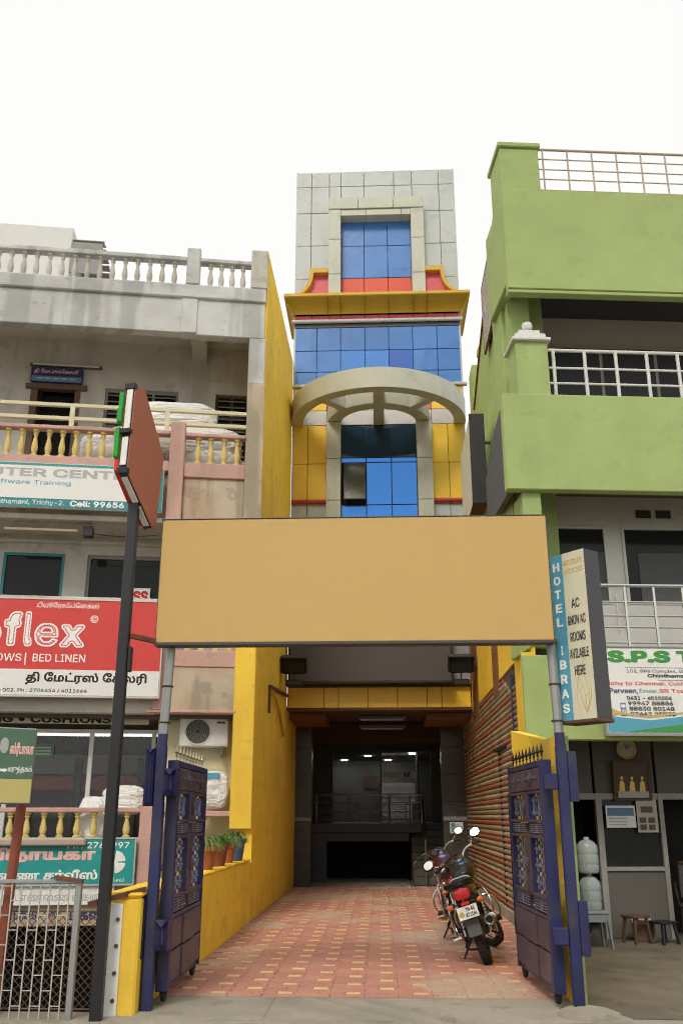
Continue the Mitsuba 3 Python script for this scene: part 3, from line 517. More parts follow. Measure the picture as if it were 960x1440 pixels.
# first floor wall (z 3.1 .. 6.2)
wins = [(-5.6, 3.9, -4.75, 5.6), (-4.40, 3.9, -3.36, 5.88), (-2.98, 4.3, -1.5, 5.88)]
wall_with_holes(3.1, 6.2, wins, 1.0, 'cream_plaster', s1=-.3)
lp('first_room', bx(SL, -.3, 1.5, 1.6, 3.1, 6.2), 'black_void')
f = window(*wins[1], 1.0, 'teal_frame', bars=0, rec=.03); window(*wins[2], 1.0, 'mid_grey', bars=1, rec=.1)
solo('service_cable', tube([(-2.8, .1, 6.0), (-2.3, .1, 5.97), (-1.7, .1, 6.02)], .008, 6), 'black_metal', 'thin black cable running from the small black box along the eave', 'cable', M=LM)
lp('cornice_strip', bx(SL, -1.6, .9, 1.0, 6.05, 6.1), 'cream_plaster')
LT = thing('eave_tube_lamp', 'tube lamp above the teal framed window', 'lamp'); part(LT, 'batten', cb(-4.23, -3.04, .1, .16, 6.02, 6.07, .01), 'tan_rail', M=LM)
SPK = solo('wall_speaker', cb(-2.95, -2.79, .08, .24, 5.95, 6.13, .01), 'black_metal', 'small black box hung under the eave right of the tube lamp', 'speaker', M=LM)
# mid balustrade behind the tan board, band and lower shop
lp('lower_balcony', cat(cb(-1.35, -.3, -.02, .25, 3.79, 4.06, .012)), 'pink_paint'); lp('lower_band', cb(-1.6, -.3, .0, .25, 3.08, 3.788, .01), 'peach_plaster')
lp('shop_band', cb(SL, -1.6, .02, .3, 3.05, 4.9, .01), 'cream_plaster'); lp('pink_pier', cb(-1.62, -1.36, -.06, .02, 3.1, 6.0, .012), 'pink_paint')
lp('pink_shelf', cb(-1.72, -.3, -.05, .3, 3.06, 3.10, .008), 'pink_paint')
for s in (-1.12, -.9, -.67, -.45): lp('baluster', baluster(s, .05, 4.06, .49, 1.0), 'yellow_baluster', 40)
lp('lower_floor', bx(SL, -.02, .25, 3.2, 3.0, 3.1), 'dim_wall')
# ground floor shop (glass front d=.8) above basement
lp('shop_floor', bx(SL, -.02, .02, 4.5, .72, .8), 'dim_wall')
lp('shop_back', cat(bx(SL, -.02, 4.0, 4.1, .8, 3.0)), 'lobby_grey')
lp('yellow_return', bx(-1.55, -.02, .55, .65, .8, 3.05), 'cream_paint')
FR = lp('shop_front', cat(cb(SL, -1.56, .78, .84, 2.80, 2.86, .005), *[cb(s - .035, s + .035, .78, .84, .8, 2.8, .005) for s in (-7.6, -5.2, -3.9, -2.62, -1.62)]), 'white_paint')
for a, b in ((-7.56, -5.24), (-5.16, -3.94), (-3.86, -2.66), (-2.58, -1.66)): lp('pane', bx(a, b, .80, .806, .8, 2.8), 'clear_glass', parent=FR)
lp('shop_counter', cat(cb(-8, -1.9, 2.6, 3.0, 1.95, 2.2, .02)), 'rust_rail'); lp('shop_shelf', cat(bx(-8, -1.9, 3.2, 3.5, 2.25, 2.6)), 'mid_grey'); lp('shop_posts', cat(*[bx(s, s + .12, 2.5, 2.6, .8, 2.5) for s in (-5, -3.1, -2.0)]), 'black_metal')
lp('pink_lower_rail', cat(cb(SL, -1.62, -.03, .14, 1.56, 1.63, .012)), 'pink_paint'); lp('lower_kerb', cb(SL, -1.62, .0, .2, .2, 1.2, .01), 'cream_plaster')
lp('pink_lower_post', cb(-1.70, -1.35, -.06, .2, .1, 1.71, .012), 'pink_paint')
s = -1.9
while s > -5.2: lp('baluster', baluster(s, .05, 1.2, .36, .95), 'yellow_baluster', 40); s -= .246 if s < -2.2 else .49
for s in (-.75,): lp('baluster', baluster(s, .1, 1.0, .5, 1.0), 'yellow_baluster', 40)
lp('side_ledge', cat(cb(-1.34, -.3, 0, .3, 1.5, 1.58, .01)), 'pink_paint')
lp('basement_lintel', cb(SL, -1.7, -.02, .25, -.02, .27, .008), 'peach_plaster')
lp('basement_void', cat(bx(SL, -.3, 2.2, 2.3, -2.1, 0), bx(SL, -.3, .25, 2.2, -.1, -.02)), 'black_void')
BL = thing('basement_lettering', 'dark blue Tamil lettering painted on the cream lintel over the basement', 'lettering')
part(BL, 'words', cat(W('ர் பூ5.', -3.55, .05, .5, .15, font=TAMIL, bold=2), W('டிகள்', -2.62, .06, .44, .16, font=TAMIL, bold=3), W('ஸ்', -2.92, .1, .12, .1, font=TAMIL)), 'ink_navy', M=LM @ UP((0, -.02, 0)))

# signs on the left building
def board(name, label, s0, s1, z0, z1, d, m, frame_m=None, t=.06):
    k = thing(name, label, 'sign'); part(k, 'board', cb(s0, s1, d, d + t, z0, z1, .006), m, M=LM)
    if frame_m: part(k, 'frame', cat(bx(s0 - .02, s1 + .02, d - .01, d + t, z1, z1 + .025), bx(s0 - .02, s1 + .02, d - .01, d + t, z0 - .025, z0), bx(s1, s1 + .02, d - .01, d + t, z0, z1)), frame_m, M=LM)
    return k
def inside(k, m, d, *ws, name='lettering'): part(k, name, cat(*ws), m, M=LM @ UP((0, d - .001, 0)))
d = -.16
k = board('computer_centre_sign', 'pale banner of a computer training centre hanging below the top balcony', SL, -1.66, 6.34, 7.13, d, 'sign_white')
part(k, 'lower_band', bx(SL, -1.67, d - .006, d, 6.345, 6.50), 'sign_sea', M=LM); part(k, 'top_edge', bx(SL, -1.67, d - .006, d, 7.08, 7.12), 'ink_teal', M=LM); part(k, 'right_edge', bx(-1.74, -1.665, d - .008, d - .001, 6.36, 7.1), 'sign_sea', M=LM)
inside(k, 'ink_grey', d, W('COMPUTER CENTRE', -5.62, 6.88, 3.55, .15, bold=4))
inside(k, 'sign_sky', d, W('Hardware and Software Training', -5.6, 6.72, 2.42, .10))
inside(k, 'ink_white', d - .006, W('Melachinthamani, Trichy-2.', -4.75, 6.37, 1.5, .10, bold=1), W('Cell: 99656', -3.16, 6.375, .88, .105, bold=4))
d = -.2
k = board('mattress_shop_sign', 'large red and white mattress shop sign across the first floor', SL, -1.53, 3.28, 4.79, d, 'sign_red', 'alu', .12)
part(k, 'white_band', bx(SL, -1.535, d - .006, d, 3.285, 3.68), 'sign_white', M=LM)
def striped(s): return s.difference(s.buffer(-4.2).difference(s.buffer(-6.6)))
for c, a, b, h in (('o', -4.40, -4.0, .38), ('f', -3.98, -3.70, .56), ('l', -3.665, -3.53, .56), ('e', -3.50, -3.13, .38), ('x', -3.11, -2.73, .37)): inside(k, 'ink_white', d, W(c, a, 4.03, b - a, h, bold=3 if c in 'eo' else 7, how=striped))
inside(k, 'ink_white', d, W('டியூேராஃப்ெளக்ஸ்', -3.5, 4.64, .96, .11, font=TAMIL, bold=1), W('©', -2.66, 4.43, .12, .12))
inside(k, 'ink_white', d, W('PILLOWS', -4.42, 3.80, .76, .12, bold=1), bx(-3.61, -3.59, 3.74, 3.93, 0, .004), W('BED LINEN', -3.49, 3.80, .8, .12, bold=1))
inside(k, 'ink_black', d - .006, W('தி ேமட்ரஸ் ேகலரி', -3.56, 3.44, 1.84, .20, font=TAMIL, bold=3), W('Trichy - 620 002. Ph : 2706454 / 4011664', -4.45, 3.315, 1.83, .07, bold=1))
k = board('cushions_sign', 'dark lettering of the cushions strip under the red mattress sign', SL, -1.7, 2.92, 3.04, .5, 'sign_cream')
inside(k, 'ink_black', .5, W('BEDDING • CUSHIONS', -4.9, 2.93, 2.6, .12, bold=4))
d = -.14
k = board('teal_service_sign', 'teal oil service sign with Tamil words beneath the lower balustrade', SL, -1.74, .56, 1.18, d, 'sign_teal', 'alu')
inside(k, 'ink_pink', d, W('ஸ்ரீ விநாயகா', -4.6, .83, 2.3, .24, font=TAMIL, bold=5)); inside(k, 'ink_white', d, W('எண்ைண சர்வீஸ்', -4.2, .59, 1.95, .17, font=TAMIL, bold=3), W('Ph : 2766997', -2.72, 1.05, .9, .09, bold=2))
inside(k, 'ink_white', d, *[tf(ext(Polygon([(0, 0)] + [(.16 * math.cos(t), .16 * math.sin(t)) for t in np.linspace(q + .1, q + 1.47, 8)]), .004), tr(-2.02, .86, 0)) for q in np.arange(4) * math.pi / 2], W('டி.வி.எஸ்', -2.16, .585, .3, .06, font=TAMIL), name='emblem')
part(k, 'tube_lamp', cb(-3.8, -2.45, d - .12, d - .02, 1.09, 1.19, .02), 'tan_rail', M=LM)
k = board('white_service_sign', 'faded white board below the teal sign with pale Tamil letters', SL, -2.0, .27, .54, -.1, 'sign_white')
inside(k, 'ink_grey', -.1, W('டீசல் எண்ைண வகை ', -3.7, .33, 1.5, .13, font=TAMIL))
k = thing('small_red_poster', 'white poster with red letters in the first floor window', 'poster'); part(k, 'sheet', bx(-2.18, -1.85, .9, .92, 4.98, 5.28), 'sign_white', M=LM); part(k, 'lettering', W('SS', -2.14, 5.03, .26, .2, bold=6), 'ink_red', M=LM @ UP((0, .9, 0)))
k = thing('shop_window_notice', 'green notice inside the shop glass', 'notice'); part(k, 'sheet', bx(-3.58, -3.2, .76, .77, 2.4, 2.62), 'green_sign', M=LM); part(k, 'print', cat(*[bx(-3.55, -3.25, .752, .757, z, z + .02) for z in (2.45, 2.5, 2.55)]), 'ink_grey', M=LM)

# bales and sacks
def bag(sx, sy, sz, seed, folds=.06):
    m = trimesh.creation.icosphere(5); v = m.vertices
    e = 3.2; w = np.sign(v) * np.abs(v) ** (2 / e); w /= np.maximum(1e-9, (np.abs(w) ** e).sum(1, keepdims=True) ** (1 / e)); 
    nz = meshkit.fbm(v * 2.2 + seed * 7, 4) - .5; rid = np.abs(meshkit.fbm(v * np.array([4, 4, 9]) + seed, 4) - .5) * 1.6
    w = w * (1 + folds * 2 * nz[:, None] - folds * 1.5 * rid[:, None]); return w * np.array([sx, sy, sz]) / 2, m.faces
bales = [('long plastic wrapped mattress bale on top of the balcony stack', 1.55, .6, .55, -1.6, .75, 8.45), ('plastic wrapped bale at the bottom right of the balcony stack beside the corner column', 1.1, .6, .7, -.9, .75, 7.50), ('plastic wrapped bale behind the leaning sign on the balcony', 1.5, .6, 1.0, -2.5, .75, 7.70), ('wide plastic wrapped bale in the middle of the balcony stack', 2.0, .6, .62, -1.35, .75, 7.98)]
for i, (lab, sx, sy, sz, s, dd, z) in enumerate(bales): solo('mattress_bale', bag(sx, sy, sz, i + 1, .09), 'bale_plastic', lab, 'bale', 'mattress bales on the balcony', smooth=True, M=LM @ tr(s, dd, z) @ rot(Y_, [0, 3, -14, 2][i]))
solo('white_sack', bag(.7, .5, .45, 9, .12), 'bale_plastic', 'big white sack behind the lower balusters left of the gate post', 'sack', smooth=True, M=LM @ tr(-2.0, .5, 1.75)); solo('white_sack', bag(.5, .5, .8, 12, .12), 'bale_plastic', 'white sack lying against the teal sign balustrade behind the black pole', 'sack', smooth=True, M=LM @ tr(-2.45, .45, 1.4))
SK = thing('tied_sack', 'white sack with a blue mark on the ledge under the air conditioner', 'sack'); part(SK, 'body', bag(.45, .4, .6, 21, .12), 'bale_plastic', True, M=LM @ tr(-.6, .2, 1.9)); part(SK, 'mark', bx(-.72, -.52, -.01, .0, 2.06, 2.15), 'sign_sky', M=LM)
# air conditioner
AC = thing('air_conditioner', 'white outdoor air conditioner unit on the wall beside the yellow pier', 'air conditioner')
part(AC, 'case', cat(cb(-1.19, -.41, .3, .55, 2.56, 3.04, .02), cb(-.41 - .22, -.42, .292, .32, 2.6, 3.0, .01)), 'white_paint', M=LM)
Mf = LM @ tr(-.90, .295, 2.80) @ rot(X_, 90)
part(AC, 'fan_recess', lathe([(.195, -.01), (.195, .004), (0, .005)], 28), 'fan_black', M=Mf); part(AC, 'grille', cat(*[torus(r, .004, 28, 5) for r in (.05, .08, .11, .14, .17)], *[rod((.03 * math.cos(t), .03 * math.sin(t), 0), (.19 * math.cos(t), .19 * math.sin(t), 0), .003, 5) for t in np.arange(12) * math.pi / 6]), 'mid_grey', M=Mf @ tr(0, 0, .012)); part(AC, 'fan_ring', torus(.2, .012, 28, 6), 'white_paint', 40, M=Mf)
part(AC, 'badge', bx(-.60, -.47, .286, .291, 2.93, 2.96), 'ink_navy', M=LM); part(AC, 'foot', cat(bx(-1.1, -1.06, .25, .6, 2.5, 2.56), bx(-.52, -.48, .25, .6, 2.42, 2.56)), 'dim_wall', M=LM)
# plant pots on the ledge of the low wall
def spider(n, L, seed):
    r = random.Random(seed); V, F = [], []
    for _ in range(n):
        a = r.uniform(0, 6.28); l = L * r.uniform(.6, 1.1); w = .011 * r.uniform(.8, 1.3); up = r.uniform(.5, 1.1)
        pts = [(math.cos(a) * l * t * .8, math.sin(a) * l * t * .8, l * (up * 1.5 * t - (1.5 * up + .1) * t * t)) for t in np.linspace(0, 1, 7)]
        o = len(V); sx, sy = -math.sin(a), math.cos(a)
        for q, (x, y_, z) in enumerate(pts):
            ww = w * (1 - (q / 6) ** 2 * .95); V += [(x - sx * ww, y_ - sy * ww, z), (x + sx * ww, y_ + sy * ww, z)]
        F += [(o + 2 * q, o + 2 * q + 1, o + 2 * q + 3, o + 2 * q + 2) for q in range(6)]
    return np.array(V), np.array(F)
for i, (yy, r_, h_, mt, pl, lab) in enumerate([(11.7, .16, .26, 'terracotta', 110, 'wide terracotta pot of spider plant nearest the gate on the low wall'), (12.55, .17, .27, 'rust_rail', 110, 'reddish pot of spider plant in the middle of the low wall ledge'), (13.35, .14, .24, 'terracotta', 80, 'small terracotta pot of spider plant before the blue pot'), (14.1, .17, .3, 'pot_blue', 60, 'blue pot at the far end of the low wall ledge')]):
    P_ = thing('potted_plant', lab, 'potted plant', 'pots on the low yellow wall')
    part(P_, 'pot', lathe([(r_ * .68, 0), (r_ * .9, h_ * .8), (r_ * 1.04, h_ * .82), (r_ * 1.04, h_), (r_ * .92, h_), (r_ * .88, h_ * .9)], 20), mt, 40, M=tr(-2.13, yy, .90)); part(P_, 'soil', lathe([(r_ * .9, 0), (r_ * .9, .01)], 16), 'soil', M=tr(-2.13, yy, .90 + h_ * .9))
    part(P_, 'leaves', spider(pl, .36, i), 'leaf_pale' if i % 2 == 0 else 'leaf_green', True, M=tr(-2.13, yy, .9 + h_ * .9), kind='stuff')

# ------------------------------------------------------------------ right building
RM = tr(1.72, 11.75, 0) @ rot(Z_, 5.5)
RB = thing('green_building', 'light green painted building with railed balconies on the right', 'building')
def rp(name, mesh, m, smooth=False, parent=RB, **k): return part(parent, name, mesh, m, smooth, M=RM, **k)
SE = 9.0
part(RB, 'side_wall', xprism([(12.3, 3.62), (17.3, 3.62), (17.3, 9.4), (12.8, 10.95), (12.3, 11.0)], 1.98, 2.3), 'green_paint')
part(RB, 'rear_pier', bx(1.98, 2.3, 17.3, 17.9, 3.62, 10.4), 'green_paint')
part(RB, 'yellow_return', bx(1.81, 1.95, 11.86, 11.96, 2.4, 3.5), 'yellow_paint'); part(RB, 'yellow_side', xprism([(11.8, 0), (13.49, 0), (13.49, 3.63), (20, 3.63), (20, 5.6), (11.8, 5.6)], 1.95, 1.978), 'yellow_paint')
for y0, y1 in ((15.3, 16.0), (18.6, 19.6)): part(RB, 'brown_strip', bx(1.93, 1.95, y0, y1, 3.4, 5.6), 'umber')
part(RB, 'side_cable', tube([(1.965, 12.8, 10.9), (1.965, 14.6, 10.3), (1.965, 17.1, 9.3)], .02, 6), 'rust_rail', 30)
rp('roof_pillar', cb(.22, .82, .03, .7, 10.3, 11.28, .012), 'green_paint'); rp('roof_pillar_cap', cat(cb(.19, .85, -.01, .78, 11.28, 11.37, .015)), 'green_paint')
BND = rp('upper_parapet', cb(.20, SE, -.05, .1, 8.76, 10.47, .012), 'green_paint'); rp('lip', cb(.20, SE, -.03, .12, 8.70, 8.757, .008), 'green_paint', parent=BND)
rp('parapet_return', cb(.205, .36, .101, 1.2, 8.9, 10.4, .012), 'green_paint')
rp('main_column', cb(.28, .92, .8, 1.4, 3.6, 10.4, .012), 'green_paint')
rp('ceiling', bx(.5, SE, .1, 1.7, 9.25, 9.45), 'dark_grey'); rp('roof_slab', bx(.8, SE, .1, 5, 10.3, 10.45), 'green_paint')
rp('upper_wall', bx(.92, SE, 1.6, 1.7, 7.0, 9.25), 'upper_brown')
f = rp('upper_window', cat(bx(1.1, SE, 1.56, 1.62, 8.7, 8.76), bx(1.1, SE, 1.56, 1.62, 7.2, 7.26)), 'tan_rail')
for a in np.arange(1.2, 6, .9): rp('pane', bx(a, a + .84, 1.58, 1.595, 7.27, 8.69), 'dark_grey', parent=f)
rp('terrace_floor', bx(.45, SE, .1, 1.7, 6.9, 7.0), 'mid_grey')
rp('lower_parapet', cb(.0, SE, -.1, .06, 5.65, 7.055, .012), 'green_paint')
rp('balcony_post', cb(.25, .71, -.04, .42, 7.05, 7.90, .012), 'green_paint')
cap = rp('post_cap', cat(cb(.20, .75, -.1, .48, 7.90, 7.95, .008), cb(.255, .695, -.05, .43, 7.95, 8.03, .008), cb(.32, .63, .0, .36, 8.03, 8.11, .008)), 'white_paint')
rp('ball', lathe([(.02, 0), (.03, .03), (.07, .05), (.085, .1), (.07, .15), (.02, .18)], 16), 'mid_grey', 40, parent=cap, **{}) if False else part(cap, 'ball', tf(lathe([(.03, 0), (.03, .03), (.065, .05), (.08, .1), (.065, .15), (.02, .17)], 16), tr(.475, .10, 8.11)), 'white_paint', 40, M=RM)
# railings of the right building
def railing(parent_label, z0, z1, zs, s0, s1, step, d, m, r=.018, rt=.024):
    k = thing('balcony_railing', parent_label, 'railing', None)
    for z in zs: part(k, 'rail', rod((s0, d, z), (s1, d, z), rt if z == max(zs) else r * .7, 8), m, 30, M=RM)
    s = s0 + .1
    while s < s1: part(k, 'post', rod((s, d, z0), (s, d, z1), r, 8), m, 30, M=RM); s += step
railing('white painted grid railing along the flat roof of the green building', 10.45, 11.42, (11.41, 11.23, 11.04, 10.86, 10.66), .84, SE, .39, .2, 'tan_rail', .014, .02)
railing('white pipe railing on the upper balcony of the green building', 7.0, 7.86, (7.87, 7.59, 7.35), .74, SE, .455, .15, 'white_paint', .026, .026)
railing('steel pipe railing on the lower balcony above the printed travel sign', 3.55, 4.35, (4.37, 4.15, 3.97, 3.82, 3.62), 1.0, SE, .385, .0, 'steel', .02, .024)
# first floor front (z 3.6..5.65), recessed 1.1
rp('slab', bx(.62, SE, .0, 3, 3.45, 3.56), 'mid_grey'); rp('soffit', bx(.42, SE, .07, 1.3, 6.0, 6.06), 'brown_dark')
rp('edge_column', cb(.22, .47, .0, .5, 3.56, 5.648, .01), 'green_paint')
rp('front_wall', tf(ext(sbox(.9, 3.56, SE, 6.2).difference(union_all([sbox(.97, 4.40, 1.72, 5.55), sbox(1.95, 4.40, 2.95, 5.52), sbox(3.1, 4.4, 4.2, 5.52)])), .1), basis((0, 1.25, 0), X_, Z_)), 'alu')
for a, b in ((.97, 1.72), (1.95, 2.95), (3.1, 4.2)):
    f = rp('balcony_window', cat(bx(a, a + .04, 1.13, 1.2, 4.4, 5.52), bx(b - .04, b, 1.13, 1.2, 4.4, 5.52), bx(a, b, 1.13, 1.2, 4.38, 4.42), bx(a, b, 1.13, 1.2, 5.5, 5.54)), 'alu')
    rp('pane', bx(a + .04, b - .04, 1.17, 1.18, 4.42, 5.5), 'dark_glass', parent=f); rp('curtain', bx(a + .22, b - .04, 1.155, 1.165, 4.42, 5.15), 'side_grey', parent=f)
for a in (2.2, 2.5): rp('vent', bx(a, a + .22, 1.13, 1.148, 5.68, 5.8), 'vent_dark')
for a in (1.78, 1.88): rp('door_handle_bar', rod((a, 1.1, 4.0), (a, 1.1, 4.5), .012, 6), 'steel')
rp('green_front', cat(cb(.08, SE, .0, .08, 2.40, 3.45, .012), bx(.4, SE, .08, .3, 2.41, 3.44)), 'green_paint'); rp('corner_wall', cb(.34, .5, .3, .9, 2.4, 3.56, .012), 'green_paint')
# shop at street level
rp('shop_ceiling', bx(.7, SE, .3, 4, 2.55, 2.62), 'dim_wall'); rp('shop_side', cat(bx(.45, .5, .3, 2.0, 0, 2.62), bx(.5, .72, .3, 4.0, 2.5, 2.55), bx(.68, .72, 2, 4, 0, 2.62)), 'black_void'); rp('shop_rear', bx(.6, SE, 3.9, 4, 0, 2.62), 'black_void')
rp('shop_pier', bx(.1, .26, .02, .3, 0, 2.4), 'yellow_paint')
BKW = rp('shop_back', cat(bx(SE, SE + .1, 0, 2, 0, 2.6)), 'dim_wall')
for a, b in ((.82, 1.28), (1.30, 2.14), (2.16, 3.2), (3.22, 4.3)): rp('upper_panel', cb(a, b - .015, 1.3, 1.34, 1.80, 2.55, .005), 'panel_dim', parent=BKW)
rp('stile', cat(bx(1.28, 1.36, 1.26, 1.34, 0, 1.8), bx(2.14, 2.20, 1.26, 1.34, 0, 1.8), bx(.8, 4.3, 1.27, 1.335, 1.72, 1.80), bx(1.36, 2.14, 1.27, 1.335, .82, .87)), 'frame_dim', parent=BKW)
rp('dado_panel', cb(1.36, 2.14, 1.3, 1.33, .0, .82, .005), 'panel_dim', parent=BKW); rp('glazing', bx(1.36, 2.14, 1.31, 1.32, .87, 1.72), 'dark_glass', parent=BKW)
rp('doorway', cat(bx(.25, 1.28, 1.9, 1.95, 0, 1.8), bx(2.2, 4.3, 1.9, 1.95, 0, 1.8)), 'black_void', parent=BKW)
for lab, a, b, z0, z1, mt in (('blue and white printed poster on the shop glass at left', 1.40, 1.80, 1.36, 1.64, 'sign_white'), ('pale poster with a grid of pictures on the shop glass at right', 1.82, 2.1, 1.30, 1.72, 'skin_poster')):
    k = thing('shop_poster', lab, 'poster'); part(k, 'sheet', bx(a, b, 1.24, 1.25, z0, z1), mt, M=RM)
    if mt == 'sign_white': part(k, 'print', cat(bx(a + .02, b - .02, 1.236, 1.239, z0 + .15, z1 - .03)), 'skin_blue', M=RM); part(k, 'line', cat(*[bx(a + .03, b - .12, 1.236, 1.239, z0 + .03 + q * .04, z0 + .045 + q * .04) for q in range(3)]), 'ink_grey', M=RM)
    else: part(k, 'print', cat(*[bx(a + .03 + q * .12, a + .12 + q * .12, 1.236, 1.239, z0 + .03 + w * .09, z0 + .1 + w * .09) for q in range(2) for w in range(2)], bx(a + .06, b - .06, 1.236, 1.239, z0 + .25, z0 + .33)), 'dim_wall', M=RM)
k = thing('wall_clock', 'round wall clock with a brass rim high on the shop panels', 'clock'); Mc = RM @ tr(1.76, 1.25, 2.38) @ rot(X_, 90)
part(k, 'face', lathe([(.12, 0), (.12, .01)], 24), 'skin_poster', M=Mc); part(k, 'rim', torus(.125, .016, 28, 8), 'gold_metal', 40, M=Mc @ tr(0, 0, .01)); part(k, 'hands', cat(bar((0, 0, .015), (.05, .05, .015), .01, .004), bar((0, 0, .015), (-.02, .09, .015), .008, .004)), 'ink_black', M=Mc)
k = thing('framed_picture', 'dark framed picture of gilded figures hung below the clock', 'picture'); Mp = RM @ tr(0, 1.18, 2.2) @ rot(X_, 6)
part(k, 'frame', cat(bx(1.53, 2.05, 0, .03, -.5, -.46), bx(1.53, 2.05, 0, .03, -.02, .02), bx(1.53, 1.57, 0, .03, -.46, -.02), bx(2.01, 2.05, 0, .03, -.46, -.02)), 'brown_dark', M=Mp); part(k, 'image', bx(1.57, 2.01, .012, .02, -.46, -.02), 'photo_frame', M=Mp); part(k, 'figures', cat(*[tf(lathe([(.05, 0), (.035, .14), (.02, .16), (.03, .2), (.005, .24)], 10), tr(x, .014, -.40) @ np.diag([1, .1, 1, 1])) for x in (1.65, 1.79, 1.93)]), 'gold_metal', 40, M=Mp); part(k, 'shelf', bx(1.58, 2.0, -.02, .01, -.46, -.38), 'ink_grey', M=Mp)
# water jugs on a stool
k = thing('plastic_stool', 'grey plastic stool holding two water jugs by the shop doorway', 'stool'); Ms = RM @ tr(.86, .45, 0)
part(k, 'seat', cb(-.17, .17, -.17, .17, .38, .42, .015), 'grey_plastic', M=Ms); 
for sx in (-1, 1):
    for sy in (-1, 1): part(k, 'leg', bar((sx * .17, sy * .17, 0), (sx * .14, sy * .14, .38), .05, .02), 'grey_plastic', M=Ms)
part(k, 'apron', cat(bx(-.15, .15, -.155, -.145, .3, .38), bx(-.15, .15, .145, .155, .3, .38)), 'grey_plastic', M=Ms)
jug = [(.11, 0), (.125, .02), (.13, .08), (.122, .1), (.13, .12), (.13, .2), (.122, .22), (.13, .24), (.125, .32), (.08, .37), (.035, .39), (.03, .42)]
for lab, z, fl_ in (('clear water jug standing on the grey stool', .42, 1), ('clear water jug stacked on top of the other jug', .84, 1)):
    solo('water_jug', lathe(jug, 20), 'clear_jug', lab, 'water jug', 'water jugs on the stool', smooth=40, M=Ms @ tr(0, 0, z))
# chairs / clutter under the shop counter
def chair(loc, rz, lab, mt):
    k = thing('shop_chair', lab, 'chair'); M_ = RM @ tr(*loc) @ rot(Z_, rz)
    part(k, 'seat', cb(-.2, .2, -.2, .2, .42, .46, .015), mt, M=M_); part(k, 'backrest', tf(cb(-.2, .2, -.015, .015, .0, .42, .012), tr(0, .2, .5) @ rot(X_, -10)), mt, M=M_)
    for sx in (-1, 1):
        for sy in (-1, 1): part(k, 'leg', rod((sx * .19, sy * .19, 0), (sx * .17, sy * .17, .42), .014, 6), 'black_metal', M=M_)
        part(k, 'arm', tube([(sx * .2, -.12, .46), (sx * .23, -.1, .64), (sx * .22, .2, .66)], .014, 6), 'black_metal', M=M_)
chair((2.3, .75, 0), -25, 'dark metal chair before the desk at the right side of the shop', 'black_metal')
for lab, sx_, sy_, hh, mt in (('low dark wooden stool on the shop floor nearest the jugs', 1.55, .9, .32, 'brown_dark'), ('low black stool on the shop floor left of the chair', 1.86, .8, .26, 'black_metal')):
    k = thing('low_stool', lab, 'stool'); M_ = RM @ tr(sx_, sy_, 0) @ rot(Z_, 20)
    part(k, 'seat', cb(-.13, .13, -.13, .13, hh - .03, hh, .008), mt, M=M_)
    for a in (-1, 1):
        for b in (-1, 1): part(k, 'leg', bar((a * .12, b * .12, 0), (a * .09, b * .09, hh - .03), .03, .03), mt, M=M_)
k = thing('cardboard_box', 'small dim cardboard box on the floor between the two low stools', 'box'); M_ = RM @ tr(1.7, 1.05, 0) @ rot(Z_, -12)
part(k, 'body', cb(-.12, .12, -.1, .1, 0, .2, .004), 'door_brown', M=M_); part(k, 'flap', cat(tf(bx(-.12, .12, 0, .1, 0, .004), tr(0, .1, .2) @ rot(X_, 40)), tf(bx(-.12, .12, -.1, 0, 0, .004), tr(0, -.1, .2) @ rot(X_, -35))), 'tan_rail', kind='stuff', M=M_)
k = thing('shop_desk', 'dim grey desk at the far right of the shop', 'desk'); part(k, 'body', cb(2.35, 3.4, .9, 1.2, 0, .9, .01), 'mid_grey', M=RM); part(k, 'top', cb(2.3, 3.45, .85, 1.25, .9, .94, .008), 'brown_dark', M=RM)
# travel agency sign
k = thing('travel_agency_sign', 'white printed travel agency board with green letters above the right shop', 'sign'); d = -.14
part(k, 'board', cb(1.06, SE, d, d + .08, 2.47, 3.53, .006), 'sign_white', M=RM); part(k, 'frame', cat(bx(1.04, SE, d - .015, d + .08, 2.44, 2.47), bx(1.03, 1.06, d - .015, d + .08, 2.44, 3.2), bx(1.06, SE, d - .015, d + .05, 3.53, 3.545)), 'mid_grey', M=RM)
def put(mt, *ws, name='lettering', dd=0): part(k, name, cat(*ws), mt, M=RM @ UP((0, d - .001 - dd, 0)))
put('sign_sky', ext(Polygon([(1.07, 2.48), (5, 2.48), (5, 2.72), (2.6, 2.74), (2.2, 2.70), (1.6, 2.63), (1.07, 2.68)]), .003), name='sea'); put('ink_green', ext(Polygon([(1.25, 2.485), (5, 2.485), (5, 2.64), (2.0, 2.58)]), .003), name='grass', dd=.003)
put('ink_gold', ext(Polygon([(1.07, 2.66), (1.2, 2.70), (1.6, 2.66), (2.1, 2.72), (2.6, 2.745), (2.6, 2.755), (2.1, 2.735), (1.5, 2.685), (1.2, 2.74), (1.07, 2.8)]), .003), name='edge', dd=.005)
put('ink_green', W('S.P.S TRAVELS', 1.13, 3.34, 2.35, .155, bold=7)); put('ink_black', W('152, SPS Complex, Opp. Bus Stand,', 1.36, 3.205, 1.2, .05), W('Chinthamani, Trichy', 1.62, 3.145, .9, .055, bold=3), bx(1.34, 3, 3.275, 3.28, 0, .003), bx(1.75, 3, 3.12, 3.125, 0, .003))
put('ink_red', W('Trichy to Chennai, Coimbatore, Bangalore', 1.02, 3.045, 1.9, .06, bold=1), W('SR Tours', 1.75, 2.965, .42, .05, bold=1)); put('ink_navy', W('Parveen,', 1.12, 2.945, .36, .075, bold=2)); put('ink_teal', W('Essaar,', 1.5, 2.955, .24, .06))
